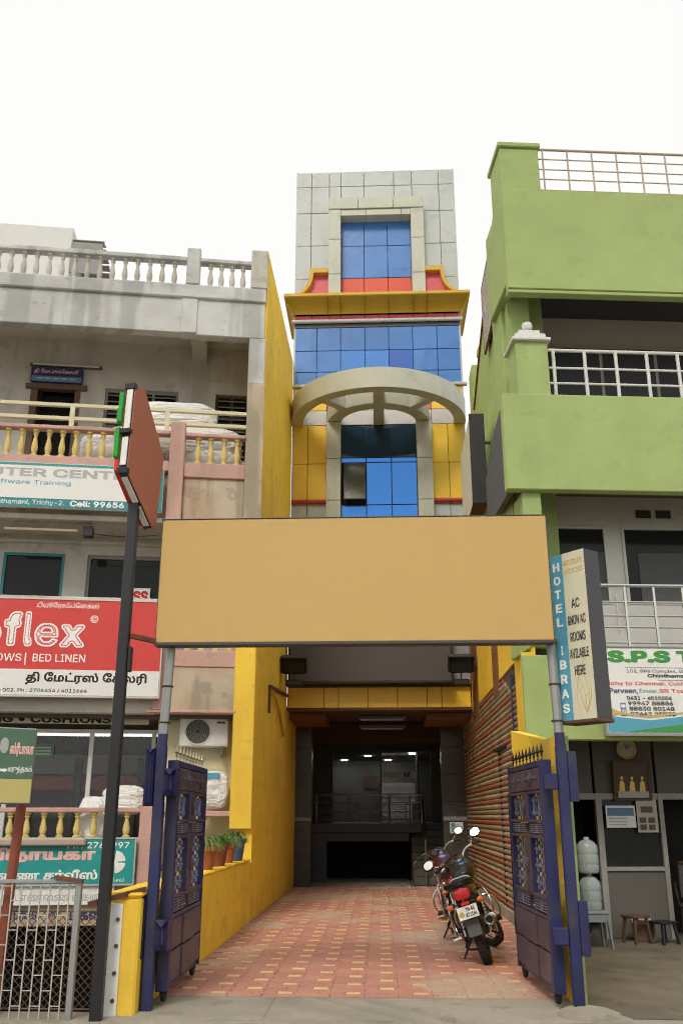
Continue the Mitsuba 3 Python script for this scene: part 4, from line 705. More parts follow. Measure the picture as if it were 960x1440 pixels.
put('ink_black', W('0431 - 4010004', 1.33, 2.875, .57, .05, bold=3), W('99947 88886', 1.34, 2.81, .57, .05, bold=3), W('88830 80148', 1.35, 2.745, .57, .05, bold=3), W('92442 28830', 1.36, 2.68, .57, .05, bold=3))
put('skin_blue', bx(1.24, 1.31, 2.68, 2.84, 0, .004), name='phone_icon'); put('ink_white', bx(1.25, 1.30, 2.78, 2.82, 0, .006), *[bx(1.25 + q * .018, 1.262 + q * .018, 2.70 + w * .022, 2.714 + w * .022, 0, .006) for q in range(3) for w in range(3)], name='phone_keys')
# things on the side wall
k = thing('picture_banner', 'faded picture banner on the side wall of the green building near the roof', 'banner'); 
def collage(p, n, uv):
    a, b, c = mikit.voronoi(p.y * 2.6, p.z * 2.6 + 3); t = fbm(p.y * 6, p.z * 6, 1.)
    return mix(mix((.46, .47, .46), (.40, .36, .24), c), (.20, .24, .30), smoothstep(.5, .75, t)) * (.8 + .3 * noise(p.y * 20, p.z * 20, 0.))
mat('collage', proc(collage), .5)
part(k, 'sheet', bx(1.90, 1.915, 12.45, 14.5, 9.2, 10.45), 'collage'); part(k, 'frame', cat(bx(1.895, 1.93, 12.41, 12.45, 9.17, 10.48), bx(1.895, 1.93, 14.5, 14.54, 9.17, 10.48), bx(1.895, 1.93, 12.45, 14.5, 9.17, 9.2), bx(1.895, 1.93, 12.45, 14.5, 10.45, 10.48)), 'rust_rail'); part(k, 'arm', cat(bar((1.92, 12.6, 10.3), (1.99, 12.6, 10.3), .03, .03), bar((1.92, 14.3, 9.3), (1.99, 14.3, 9.3), .03, .03)), 'black_metal')
k = thing('projecting_sign_box', 'black edged sign box projecting from the side wall beside the tower window', 'sign'); 
part(k, 'edge', cb(1.55, 1.80, 14.3, 14.36, 6.35, 7.95, .01), 'black_metal'); part(k, 'face', cat(bx(1.565, 1.785, 14.36, 16.2, 6.37, 7.93)), 'sign_cream'); part(k, 'underside', bx(1.555, 1.795, 14.361, 16.2, 6.35, 6.369), 'brown_dark'); [part(k, 'arm', bar((1.80, 15, z), (2.0, 15, z), .04, .04), 'black_metal') for z in (7.7, 6.6)]
k = thing('grey_side_panel', 'dark grey sheet panel on the side of the lower green parapet', 'panel'); part(k, 'sheet', xprism([(11.86, 5.66), (14.2, 5.9), (14.2, 6.7), (12.9, 7.0), (11.86, 7.04)], 1.76, 1.84), 'side_grey')

# ------------------------------------------------------------------ tan board on two pipes over the gateway
SB = thing('tan_signboard', 'wide blank tan signboard carried on two pipes over the gateway', 'sign')
part(SB, 'board', cb(-2.02, 1.55, 8.2, 8.27, 2.99, 4.155, .006), 'tan_board')
part(SB, 'frame', cat(cb(-2.03, 1.56, 8.196, 8.34, 4.155, 4.165, .003), cb(-2.03, 1.56, 8.196, 8.34, 2.965, 2.99, .004), cb(-2.027, -2.02, 8.205, 8.34, 2.99, 4.155, .002), cb(1.55, 1.557, 8.205, 8.34, 2.99, 4.155, .002)), 'dark_grey')
part(SB, 'back', bx(-2.02, 1.55, 8.32, 8.335, 2.99, 4.155), 'galvanised')
part(SB, 'carrier', cat(bar((-1.98, 8.36, 3.0), (1.6, 8.36, 3.0), .05, .05)), 'rusty_steel')
def gate_post(x, lab, top, lean):
    k = thing('gate_post', lab, 'post', 'gate posts')
    part(k, 'column', cb(x - .044, x + .044, 8.31, 8.40, -.02, 2.1, .008), 'gate_blue')
    part(k, 'pipe', rod((x, 8.36, 2.1), (x + lean, 8.36, top), .042, 12), 'galvanised', 30)
    part(k, 'worn_collar', rod((x, 8.36, 2.1), (x + lean * .1, 8.36, 2.2), .045, 12), 'gate_blue', 30)
    s = 1 if x > 0 else -1
    for z in (.42, 1.62): part(k, 'plate', cb(x + s * .045, x + s * .12, 8.31, 8.33, z, z + .42, .004), 'gate_blue')
    for z in (.5, 1.72): part(k, 'hinge', cb(x - s * .16, x - s * .045, 8.32, 8.42, z, z + .13, .008), 'gate_blue')
    part(k, 'clamp', cat(*[tf(torus(.047, .008, 16, 6), tr(x + lean * .6, 8.36, z)) for z in (2.3, 2.62)]), 'rusty_steel', 40)
gate_post(-1.94, 'blue steel left gate post topped by a grey pipe', 2.98, .03); gate_post(1.565, 'blue steel right gate post topped by a grey pipe', 2.98, -.02)

def gate(lab, O, ang, mirror):
    """leaf in its own drawing: u 0 (hinge) .. 1.6, z 0 .. 2.0; front towards the passage = -v"""
    k = thing('gate_leaf', lab, 'gate', 'gate leaves')
    M_ = tr(*O) @ rot(Z_, ang) @ (np.diag([1, mirror, .93, 1.]))
    g = lambda n, m, b, s=False: part(k, n, m, b, s, M=M_)
    Wd, H = 1.6, 2.02
    for n, m in (('stile', cb(0, .09, -.05, .05, 0, H, .008)), ('stile', cb(Wd - .06, Wd, -.05, .05, 0, H, .008)), ('stile', cb(.70, .76, -.03, .04, .68, 1.74, .006)), ('rail', cb(.09, Wd - .06, -.04, .04, H - .06, H, .006)), ('rail', cb(.09, Wd - .06, -.03, .04, 0, .05, .006))): g(n, m, 'gate_blue')
    for z in (1.73, 1.46, 1.315, .78, .615): g('rail', cb(.09, Wd - .06, -.045, .035, z - .015, z + .015, .004), 'gate_plum')
    mid0, mid1 = .66, .92
    ros = lathe([(.05, 0), (.05, .008), (.035, .018), (.03, .012), (.018, .03), (.0, .034)], 16); small = lathe([(.018, 0), (.018, .006), (.006, .02), (0, .022)], 10)
    on = lambda u, z, q=-.052: tr(u, q, z) @ rot(X_, 90)
    for a, b in ((.10, .80), (.81, Wd - .065)):
        pn = g('top_panel', cb(a, b, -.055, .03, 1.75, 1.95, .008), 'gate_plum'); c = (a + b) / 2
        part(pn, 'medallion', tf(ros, on(c, 1.855, -.055) @ np.diag([.9, 1.5, 1, 1])), 'gate_plum', 40, M=M_)
        for q in (-.24, -.15, .15, .24): part(pn, 'rosette', tf(small, on(c + q, 1.855, -.055)), 'gate_plum', 40, M=M_)
    for z0, z1 in ((1.475, 1.715), (.795, 1.30)):
        pn = g('centre_panel', cb(mid0, mid1, -.05, .03, z0, z1, .006), 'gate_plum'); part(pn, 'medallion', tf(ros, on((mid0 + mid1) / 2, (z0 + z1) / 2) @ np.diag([.8, 1.6, 1, 1])), 'gate_plum', 40, M=M_)
        n_ = int((z1 - z0) / .055)
        for a, b in ((.12, mid0 - .02), (mid1 + .02, Wd - .08)):
            us = np.linspace(a + .05, b - .05, 5 if z0 < 1 else 5)
            for i, u in enumerate(us):
                br = g('ornament_bar', rod((u, 0, z0), (u, 0, z1), .009, 8), 'gold_metal' if i % 2 else 'gate_blue')
                bead = [(.009, 0), (.013, .012), (.009, .022), (.012, .034), (.009, .045)]
                part(br, 'beads', cat(*[tf(lathe(bead, 8), tr(u, 0, z0 + .03 + q * (z1 - z0 - .1) / (3 if z0 > 1 else 5))) for q in range(4 if z0 > 1 else 6)]), 'bead_white' if i % 2 == 0 else 'bead_blue', 40, M=M_)
            for z in ((z0 + .06, z1 - .06) if z0 > 1 else (z0 + .1, (z0 + z1) / 2, z1 - .1)): g('scroll_band', cat(*[tf(torus(.013, .004, 10, 5), tr(u, -.012, z) @ rot(X_, 90)) for u in np.linspace(a + .03, b - .03, 9)]), 'bead_white', 40)
        for u in (mid0 - .02, mid1 + .005): g('edge_strip', bx(u, u + .015, -.045, .03, z0, z1), 'gate_blue')
    for z0, z1 in ((1.335, 1.44), (.635, .765)):
        for a, b in ((.10, mid0 + .02), (mid1 - .02, Wd - .065)):
            pn = g('louvre_panel', bx(a, b, -.02, .02, z0, z1), 'gate_plum')
            for z in np.linspace(z0 + .012, z1 - .018, 5):
                c = (a + b) / 2
                for p, q in ((a + .015, c - .03), (c + .03, b - .015)): part(pn, 'louvre', cb(p, q, -.036, -.02, z, z + .01, .003), 'bead_white', M=M_)
            part(pn, 'knot', cat(*[tf(torus(.02, .006, 10, 5), tr(c, -.03, z) @ rot(X_, 90)) for z in (z0 + .03, (z0 + z1) / 2, z1 - .03)]), 'bead_white', 40, M=M_)
        g('centre_drop', cat(tf(lathe([(.006, 0), (.03, .03), (.012, .05), (.026, .07), (.006, z1 - z0)], 10), tr((mid0 + mid1) / 2, 0, z0))), 'gold_metal', 40)
    for z0, z1 in ((.33, .60), (.055, .325)):
        for a, b, pr in ((.095, .55, 0), (.555, 1.08, .015), (1.085, Wd - .065, 0)): g('lower_panel', cb(a, b, -.05 - pr, .03, z0, z1 - .006, .01), 'gate_plum')
    tip = [(.006, 0), (.006, .04), (.016, .05), (.006, .062), (.022, .085), (.014, .10), (.002, .165)]
    for u in np.linspace(.14, Wd - .1, 9): g('spear_point', tf(lathe(tip, 8), tr(u, 0, H)), 'bead_gilt' if mirror > 0 else 'black_metal', 40)
    for u in (.12, Wd - .12):
        w = g('caster', tf(lathe([(.02, -.018), (.06, -.018), (.065, -.01), (.065, .01), (.06, .018), (.02, .018)], 18), tr(u, 0, -.03) @ rot(X_, 90)), 'rubber', 40); part(w, 'fork', cat(bx(u - .03, u + .03, -.03, -.022, -.03, .04), bx(u - .03, u + .03, .022, .03, -.03, .04)), 'black_metal', M=M_)
    return k
# hinge ends stand at the posts; leaves are swung open into the passage
gate('left gate leaf of blue and plum steel, swung open along the low yellow wall', (-1.86, 8.50, .105), 91.0, 1)
gate('right gate leaf of blue and plum steel, swung open by the shutters', (1.455, 8.52, .105), 93.0, -1)

solo('post_footing', wobble(tf(lathe([(.26, -.03), (.24, .015), (.15, .05), (.06, .065)], 20), tr(1.62, 8.3, -.01)), .02, 7.), 'street_concrete', 'rough mortar mound around the foot of the right gate post', 'footing', smooth=True)
# ------------------------------------------------------------------ street poles and signs on the left
k = thing('black_pole', 'tall black square pole carrying the slanted red sign', 'pole'); part(k, 'shaft', cb(-2.295, -2.205, 7.95, 8.04, -.05, 4.25, .008), 'black_metal'); part(k, 'lug', cb(-2.2, -2.17, 7.96, 8.03, 2.7, 2.92, .006), 'black_metal')
BRC = thing('rusty_brace', 'rusty steel brace from the black pole to the tan signboard', 'brace'); part(BRC, 'bar', cat(bar((-2.2, 8.0, 3.02), (-1.93, 8.33, 3.0), .04, .04)), 'rusty_steel'); part(BRC, 'hook', tube([(-1.95, 8.3, 3.0), (-1.9, 8.3, 2.97), (-1.82, 8.28, 3.0)], .012, 6), 'rusty_steel', 30)
BRC = thing('rusty_brace', 'thin rusty tie bar at the foot of the black pole across the yellow wall end', 'brace'); part(BRC, 'bar', bar((-2.36, 7.93, .83), (-1.99, 8.3, .92), .03, .04), 'rusty_steel')
HX = thing('slanted_sign', 'blank brick red pointed sign board with green and red cut letters, on the black pole', 'sign')
HM = tr(-2.24, 7.9, 0) @ rot(Z_, 79)      # u along the board (away from the street), v = thickness, z up
poly = [(-.24, 4.44), (-.20, 5.30), (-.02, 5.37), (.50, 4.86), (.42, 4.10), (.36, 4.08)]
hexa = Polygon(poly)
def on_board(sh, t0, t1): return tf(ext(sh, t1 - t0), basis((0, -t0, 0), X_, Z_))
part(HX, 'face', on_board(hexa, .04, .048), 'sign_brick', M=HM); part(HX, 'case', on_board(hexa.buffer(-.01), -.04, .039), 'dark_grey', M=HM)
part(HX, 'back_face', on_board(hexa, -.048, -.041), 'sign_brick', M=HM)
def edge_strip(p, q, t, o0, o1, m, n):
    p, q = np.array(p), np.array(q); dv = (q - p) / np.linalg.norm(q - p); nr = np.array([dv[1], -dv[0]]) * t
    A, B_ = p + dv * o0 * np.linalg.norm(q - p), p + dv * o1 * np.linalg.norm(q - p)
    return on_board(Polygon([A + nr * 0, B_ + nr * 0, B_ - nr, A - nr]).buffer(.001), -.028, .028), m, n
for p, q, o0, o1 in ((poly[0], poly[1], .08, .40), (poly[0], poly[1], .48, .97), (poly[5], poly[0], .08, .42), (poly[5], poly[0], .5, .92)):
    part(HX, 'light_strip', edge_strip(p, q, .012, o0, o1, 0, 0)[0], 'sign_white', M=HM)
part(HX, 'clamp', cat(on_board(sbox(-.262, 4.82, -.2, 4.86), -.05, .05), on_board(sbox(-.26, 4.43, -.2, 4.48), -.05, .05), on_board(sbox(-.225, 5.28, -.17, 5.33), -.05, .05)), 'black_metal', M=HM)
for (a, b, c, e), m in (((-.22, 5.05, -.16, 5.22), 'letter_green'), ((-.24, 4.95, -.12, 5.06), 'letter_green'), ((-.25, 4.78, -.15, 4.86), 'letter_green'), ((-.25, 4.60, -.14, 4.76), 'letter_green')): part(HX, 'cut_letter', on_board(sbox(a, b, c, e).buffer(.02), -.09, -.049), m, M=HM)
part(HX, 'cut_arrow', on_board(Polygon([(-.24, 4.46), (-.24, 4.58), (-.1, 4.5), (.3, 4.2), (.3, 4.1)]), -.085, -.049), 'letter_red', M=HM)
k = thing('hotel_sign_box', 'upright sign box with blue and cream faces reading HOTEL, on the right gate post', 'sign')
# hotel sign: text face turned towards the passage, dark end towards the street
HS = tr(1.60, 8.40, 2.30) @ rot(Z_, -52)           # u from the post out to the street side, front of the face = -v side
Wh, Hh_ = .40, 1.50
part(k, 'case', cb(0, Wh, .0, .20, .0, Hh_, .004), 'dark_grey', M=HS); part(k, 'blue_face', bx(.0, .145, -.006, -.0005, .0, Hh_), 'sign_sky', M=HS); part(k, 'cream_face', bx(.146, Wh - .003, -.006, -.0005, .0, Hh_), 'sign_cream', M=HS)
U = HS @ UP((0, -.006, 0))
for i, c in enumerate('HOTEL IBRAS'):
    if c != ' ': part(k, 'blue_face_letter', W(c, .035 if c != 'I' else .062, Hh_ - .155 - i * .128, .075 if c != 'I' else .02, .082, bold=4), 'ink_white', M=U)
for i, (t, x, w) in enumerate((('AC', .22, .09), ('&NON AC', .165, .2), ('ROOMS', .18, .17), ('AVILABLE', .16, .21), ('HERE', .2, .12))): part(k, 'lettering', W(t, x, Hh_ - .52 - i * .15, w, .085, bold=1), 'ink_black', M=U)
part(k, 'number_lettering', cat(W('0431 2701471', .165, Hh_ - .12, .21, .05), W('0431 2711471', .165, Hh_ - .2, .21, .05)), 'ink_gold', M=U)
part(k, 'flower_drawing', cat(*[tf(tube([(.3 + math.cos(t) * .0, .05, 0), (.3 + .06 * math.cos(t), .2 + .05 * math.sin(t), 0), (.28 + .09 * math.cos(t + .6), .32 + .1 * math.sin(t), 0)], .003, 5), np.eye(4)) for t in np.linspace(0, 5.6, 7)], tube([(.25, .04, 0), (.2, .2, 0), (.26, .42, 0), (.36, .62, 0)], .003, 5)), 'ink_gold', M=U)
part(k, 'base_tray', tf(cb(-.01, Wh + .01, -.01, .21, -.03, 0, .005), np.eye(4)), 'brown_dark', M=HS)
part(k, 'strap', cat(bx(-.06, 0, .05, .12, .2, .24), bx(-.06, 0, .05, .12, 1.2, 1.24)), 'galvanised', M=HS)

# rusty pole with small green sign
k = thing('rusty_pole', 'leaning rust red pole at the left edge of the picture', 'pole'); part(k, 'shaft', rod((-3.15, 8.2, -.05), (-3.07, 8.2, 2.24), .042, 10), 'rust_rail', 30)
k = thing('small_green_sign', 'small green and yellow sign box with red Tamil letters on the rusty pole', 'sign'); GS = tr(-3.22, 7.82, 1.60) @ rot(Z_, 38)
part(k, 'case', cb(0, .34, 0, .1, 0, .62, .008), 'galvanised', M=GS); part(k, 'face', bx(.01, .33, -.006, 0, .20, .61), 'green_sign', M=GS); part(k, 'yellow_band', bx(.01, .33, -.006, 0, .01, .199), 'sign_straw', M=GS)
GU = GS @ UP((0, -.006, 0)); part(k, 'red_lettering', W('ஸ்ரீபாலா', .12, .38, .2, .12, font=TAMIL, bold=4), 'ink_pink', M=GU); part(k, 'white_lettering', cat(W('மருந்தகம்', .12, .24, .2, .07, font=TAMIL, bold=1), bar((.02, .27, 0), (.09, .27, 0), .02, .004), ext(Polygon([(.09, .25), (.115, .27), (.09, .29)]), .004)), 'ink_white', M=GU); part(k, 'emblem', tf(ext(Point(0, 0).buffer(.05, 16), .004), tr(.07, .47, 0) @ np.diag([.7, 1.3, 1, 1])), 'ink_grey', M=GU)
# iron grille and chain link fence over the pit
k = thing('iron_grille', 'pale iron window grille standing at the edge of the pit on the left', 'grille')
x0, x1, yy = -3.9, -2.47, 8.02
part(k, 'end_bar', cb(x1 - .03, x1 + .02, yy - .025, yy + .025, -.05, 1.0, .005), 'galvanised'); part(k, 'top_bar', cb(x0, x1 + .0, yy - .02, yy + .02, .98, 1.01, .005), 'galvanised'); part(k, 'stay', bar((x1 - .2, yy - .03, 1.03), (x1 + .03, yy - .03, 1.0), .05, .03), 'rusty_steel')
xs = np.linspace(x0, x1 - .085, 18)
for x in xs: part(k, 'bar', bar((x, yy, -.05), (x, yy, .98), .009, .009), 'grille_grey')
for i, (a, b) in enumerate(zip(xs[:-1], xs[1:])): part(k, 'rung', cat(*[bar((a, yy, z), (b, yy, z), .007, .007) for z in np.arange(.08 + (i % 2) * .11, .98, .22)]), 'grille_grey')
k = thing('chain_link_fence', 'rusty chain link fence over the basement pit behind the iron grille', 'fence')
wires = []
x0, x1, z0, z1, yy = -4.3, -2.32, 0.0, .74, 8.36
for i in range(-12, 48):
    a = x0 + i * .065
    for s_ in (1, -1):
        pts = [(a if s_ > 0 else a + (z1 - z0), z0), (a + (z1 - z0) if s_ > 0 else a, z1)]
        L_ = LineString(pts).intersection(sbox(x0, z0, x1, z1))
        if not L_.is_empty and L_.geom_type == 'LineString' and L_.length > .02:
            (p, q), (r, t) = L_.coords[0], L_.coords[-1]; wires.append(rod((p, yy + .004 * s_, q), (r, yy + .004 * s_, t), .0035, 4))
part(k, 'wire_mesh', wires, 'mesh_wire', kind='stuff'); part(k, 'rail', cat(rod((x0, yy, z1), (x1, yy, z1), .008, 8), rod((x0, yy, z0), (x1, yy, z0), .008, 8)), 'mesh_wire'); part(k, 'post', rod((x1, yy, -.05), (x1, yy, z1 + .02), .012, 8), 'mesh_wire')

# ------------------------------------------------------------------ motorcycles
def motorcycle(lab, M, steer, body, plate, mirrors=(1, -1)):
    k = thing('motorcycle', lab, 'motorcycle', 'motorcycles parked by the shutters')
    g = lambda n, m, b, s=40, q=None, MM=None, **kw: part(q or k, n, m, b, s, M=M if MM is None else M @ MM, **kw)
    R_, wb = .30, 1.27
    ST = tr(1.02, 0, .80) @ rot(Y_, -27) @ rot(Z_, steer) @ rot(Y_, 27) @ tr(-1.02, 0, -.80)     # steering about the raked head
    def wheel(name, x, MM, wt):
        w = g(name, tf(torus(R_ - wt, wt, 40, 12), tr(x, 0, R_) @ rot(X_, 90)), 'rubber', q=None, MM=MM)
        g('tread', cat(*[tf(cb(-.017, .017, -wt * .85, wt * .85, -.006, .009, .003), tr(x, 0, R_) @ rot(Y_, a) @ tr(0, 0, R_ - .006)) for a in np.arange(0, 360, 9)]), 'rubber', False, w, MM)
        g('rim', cat(tf(lathe([(.225, -.035), (.235, -.035), (.222, 0), (.235, .035), (.225, .035), (.21, 0)], 36), tr(x, 0, R_) @ rot(X_, 90)) if False else tf(torus(.222, .016, 36, 8), tr(x, 0, R_) @ rot(X_, 90))), 'chrome', q=w, MM=MM)
        sp = []
        for i in range(18):
            a = i * math.pi / 9; b = a + (.5 if i % 2 else -.5); s_ = .03 if i % 2 else -.03
            sp.append(rod((x + .04 * math.cos(b), s_, R_ + .04 * math.sin(b)), (x + .22 * math.cos(a), 0, R_ + .22 * math.sin(a)), .0025, 5))
        g('spokes', sp, 'steel', q=w, MM=MM); g('hub', tf(lathe([(.03, -.07), (.065, -.05), (.065, .05), (.03, .07)], 20), tr(x, 0, R_) @ rot(X_, 90)), 'engine_metal', q=w, MM=MM)
    wheel('rear_wheel', 0, np.eye(4), .05); wheel('front_wheel', wb, ST, .045)
    g('rear_mudguard', cat(tube([(R_ * 1.13 * math.cos(a), 0, R_ + R_ * 1.13 * math.sin(a)) for a in np.radians(np.linspace(40, 135, 12))], .075, 12, 1) if False else np_fender(R_ + .04, .075, 35, 148, 0, R_)), 'black_gloss')
    g('mud_flap', tf(cb(-.075, .075, -.006, .006, -.24, 0, .005), tr(-.34, 0, .56) @ rot(Z_, 90) @ rot(X_, 14)), 'dusty_plastic', False)
    g('front_mudguard', np_fender(R_ + .035, .06, 10, 130, wb, R_), 'black_gloss', MM=ST)
    # frame and engine
    g('frame', cat(tube([(1.0, 0, .86), (.86, 0, .62), (.80, 0, .34), (.45, 0, .30)], .018, 8), tube([(1.0, 0, .88), (.6, 0, .80), (.2, 0, .76), (-.25, 0, .80)], .018, 8), tube([(.45, .07, .3), (.4, .09, .55), (.2, .1, .74)], .014, 8), tube([(.45, -.07, .3), (.4, -.09, .55), (.2, -.1, .74)], .014, 8)), 'black_metal')
    e = g('engine', cat(loft([(.38, 0, .36, .07, .07), (.44, 0, .36, .13, .11), (.62, 0, .36, .14, .11), (.72, 0, .37, .08, .08)], 18, 3)), 'engine_metal')
    g('cylinder_fins', cat(*[tf(cb(-.085, .085, -.1, .1, z, z + .012, .003), tr(.66, 0, .42) @ rot(Y_, 15)) for z in np.arange(0, .2, .022)], tf(cb(-.07, .07, -.08, .08, 0, .24, .01), tr(.66, 0, .42) @ rot(Y_, 15))), 'engine_metal', False, e)
    g('clutch_cover', cat(tf(lathe([(.1, 0), (.1, .02), (.08, .035), (0, .04)], 20), tr(.52, -.13, .36) @ rot(X_, 90)), tf(lathe([(.1, 0), (.1, .02), (.08, .035), (0, .04)], 20), tr(.5, .13, .36) @ rot(X_, -90))), 'engine_metal', q=e)
    g('tank', loft([(.42, 0, .88, .06, .05), (.46, 0, .89, .11, .085), (.58, 0, .92, .15, .115), (.74, 0, .94, .165, .12), (.88, 0, .945, .14, .10), (.96, 0, .94, .08, .07), (.985, 0, .93, .03, .03)], 24, 2.6), body)
    g('fuel_cap', tf(lathe([(.04, 0), (.04, .012), (.03, .018)], 16), tr(.75, 0, 1.055)), 'chrome')
    se = g('seat', loft([(-.34, 0, .845, .05, .03), (-.30, 0, .85, .10, .05), (-.12, 0, .855, .125, .052), (.08, 0, .84, .13, .055), (.28, 0, .81, .12, .05), (.44, 0, .82, .10, .05), (.5, 0, .85, .06, .03)], 22, 3.2), 'seat_vinyl')
    g('piping', cat(*[tube([(x, -.122, .86), (x, -.09, .902), (x, 0, .91), (x, .09, .902), (x, .122, .86)], .006, 6) for x in (-.16, -.10)]), 'plate_white', q=se)
    for s_ in (1, -1):
        g('side_panel', loft([(.02, s_ * .12, .66, .01, .05), (.1, s_ * .13, .67, .025, .10), (.28, s_ * .125, .66, .028, .12), (.40, s_ * .11, .66, .015, .09)], 16, 3), body)
        g('tail_cowl', loft([(-.46, s_ * .045, .80, .03, .03), (-.36, s_ * .085, .78, .035, .05), (-.15, s_ * .115, .765, .03, .06), (.05, s_ * .125, .75, .02, .06)], 16, 3), body)
        sh = g('shock', cat(rod((0, s_ * .14, .32), (.07, s_ * .14, .72), .018, 10)), 'chrome'); g('spring', tube([(.005 + .06 * t / 60 + .0, s_ * .14, .36 + .3 * t / 60) for t in range(0)] or [(.01 + .055 * t / 72 + .03 * math.cos(t * math.pi / 4.5), s_ * .14 + .03 * math.sin(t * math.pi / 4.5), .38 + .28 * t / 72) for t in range(73)], .0055, 6, 1), 'engine_metal', q=sh)
        g('swingarm', tube([(-.02, s_ * .1, .30), (.2, s_ * .1, .31), (.42, s_ * .09, .33)], .02, 8), 'black_metal')
        fp = g('footpeg', rod((.30, s_ * .12, .36), (.30, s_ * .28, .36), .016, 10), 'rubber'); g('pillion_peg', cat(rod((.02, s_ * .14, .40), (.02, s_ * .28, .41), .022, 10), bar((.02, s_ * .15, .40), (.15, s_ * .12, .55), .02, .02)), 'rubber')
        ts = g('turn_signal', cat(loft([(-.47, s_ * .16, .66, .012, .012), (-.45, s_ * .165, .66, .035, .028), (-.40, s_ * .165, .66, .03, .025), (-.38, s_ * .16, .66, .01, .01)], 14, 2.2)), 'orange_lens'); g('stalk', rod((-.41, s_ * .06, .67), (-.41, s_ * .14, .66), .009, 6), 'black_metal', q=ts)
        g('fork_leg', rod((1.06, s_ * .09, .95), (wb, s_ * .09, R_), .02, 10), 'chrome', MM=ST); g('fork_slider', rod((1.16, s_ * .09, .58), (wb, s_ * .09, R_), .028, 10), 'engine_metal', MM=ST)
        g('handlebar', tube([(1.0, 0, 1.0), (1.0, s_ * .08, 1.02), (.98, s_ * .15, 1.10), (.93, s_ * .24, 1.12), (.87, s_ * .35, 1.10)], .012, 8), 'chrome', MM=ST)
        gr = g('grip', rod((.915, s_ * .265, 1.118), (.865, s_ * .365, 1.098), .018, 10), 'rubber', MM=ST); g('lever', tube([(.96, s_ * .26, 1.10), (.97, s_ * .32, 1.09), (.92, s_ * .42, 1.07)], .007, 6), 'steel', MM=ST, q=gr)
        if s_ not in mirrors: continue
        mr = g('mirror', tf(loft([(-.012, 0, 0, .055, .045), (.0, 0, 0, .075, .06), (.025, 0, 0, .06, .045), (.035, 0, 0, .02, .015)], 20, 2.3), tr(.90, s_ * .38, 1.21) @ rot(Z_, -steer * .85 - s_ * 7) @ rot(Y_, 22)), 'black_gloss', MM=ST)
        g('mirror_glass', tf(loft([(-.016, 0, 0, .068, .054), (-.0125, 0, 0, .068, .054)], 20, 2.3), tr(.90, s_ * .38, 1.21) @ rot(Z_, -steer * .85 - s_ * 7) @ rot(Y_, 22) @ rot(Y_, 4)), 'mirror_glass', q=mr, MM=ST, smooth=None) if False else part(mr, 'glass', tf(loft([(-.016, 0, 0, .058, .046), (-.0125, 0, 0, .058, .046)], 20, 2.3), tr(.90, s_ * .38, 1.21) @ rot(Z_, -steer * .85 - s_ * 7) @ rot(Y_, 22)), 'mirror_glass', False, M=M @ ST)
        g('stem', tube([(.93, s_ * .25, 1.12), (.95, s_ * .31, 1.16), (.925, s_ * .37, 1.20)], .006, 6), 'chrome', q=mr, MM=ST)
    g('headlight', loft([(1.06, 0, .95, .06, .06), (1.12, 0, .95, .10, .10), (1.2, 0, .945, .105, .105), (1.22, 0, .945, .08, .08)], 20, 2.3), body, MM=ST); g('cowl', loft([(1.02, 0, 1.07, .09, .03), (1.10, 0, 1.08, .12, .05), (1.2, 0, 1.03, .10, .04)], 18, 2.6), 'black_gloss', MM=ST)
    g('dial', cat(*[tf(lathe([(.05, 0), (.05, .05), (.04, .055)], 18), tr(1.0, s_ * .055, 1.04) @ rot(Y_, -35)) for s_ in (1, -1)]), 'black_gloss', MM=ST); g('triple_clamp', cat(cb(.98, 1.08, -.12, .12, .93, .96, .01), cb(1.02, 1.1, -.12, .12, .82, .85, .01)), 'engine_metal', False, MM=ST)
    tl = g('tail_light', loft([(-.475, 0, .755, .07, .045), (-.465, 0, .758, .088, .055), (-.42, 0, .765, .09, .058), (-.36, 0, .77, .07, .05)], 20, 3.4), 'red_lens'); g('reflector', tf(cb(-.045, .045, -.008, .008, -.018, .018, .004), tr(-.452, 0, .665) @ rot(Z_, 90)), 'red_lens', False, tl)
    PM = tr(-.452, 0, .575) @ rot(Y_, 12)
    n_ = g('number_plate', tf(cb(-.008, 0, -.11, .11, -.065, .065, .004), PM), 'plate_white', False); PB = PM @ basis((-.0085, 0, 0), (0, -1, 0), Z_)
    if plate: part(n_, 'lettering', cat(W(plate[0], -.02, .008, .1, .038, bold=4), W(plate[1], -.03, -.045, .12, .038, bold=4)), 'ink_black', M=M @ PB); part(n_, 'emblem', tf(ext(Point(0, 0).buffer(.028, 12), .002), tr(-.068, -.012, 0)), 'ink_gold', M=M @ PB)
    g('plate_bracket', tf(cb(.0, .05, -.05, .05, -.07, .12, .01), PM), 'black_metal', False)
    g('grab_rail', tube([(.0, .13, .83), (-.25, .13, .87), (-.42, .07, .885), (-.44, 0, .885), (-.42, -.07, .885), (-.25, -.13, .87), (.0, -.13, .83)], .011, 8), 'black_metal')
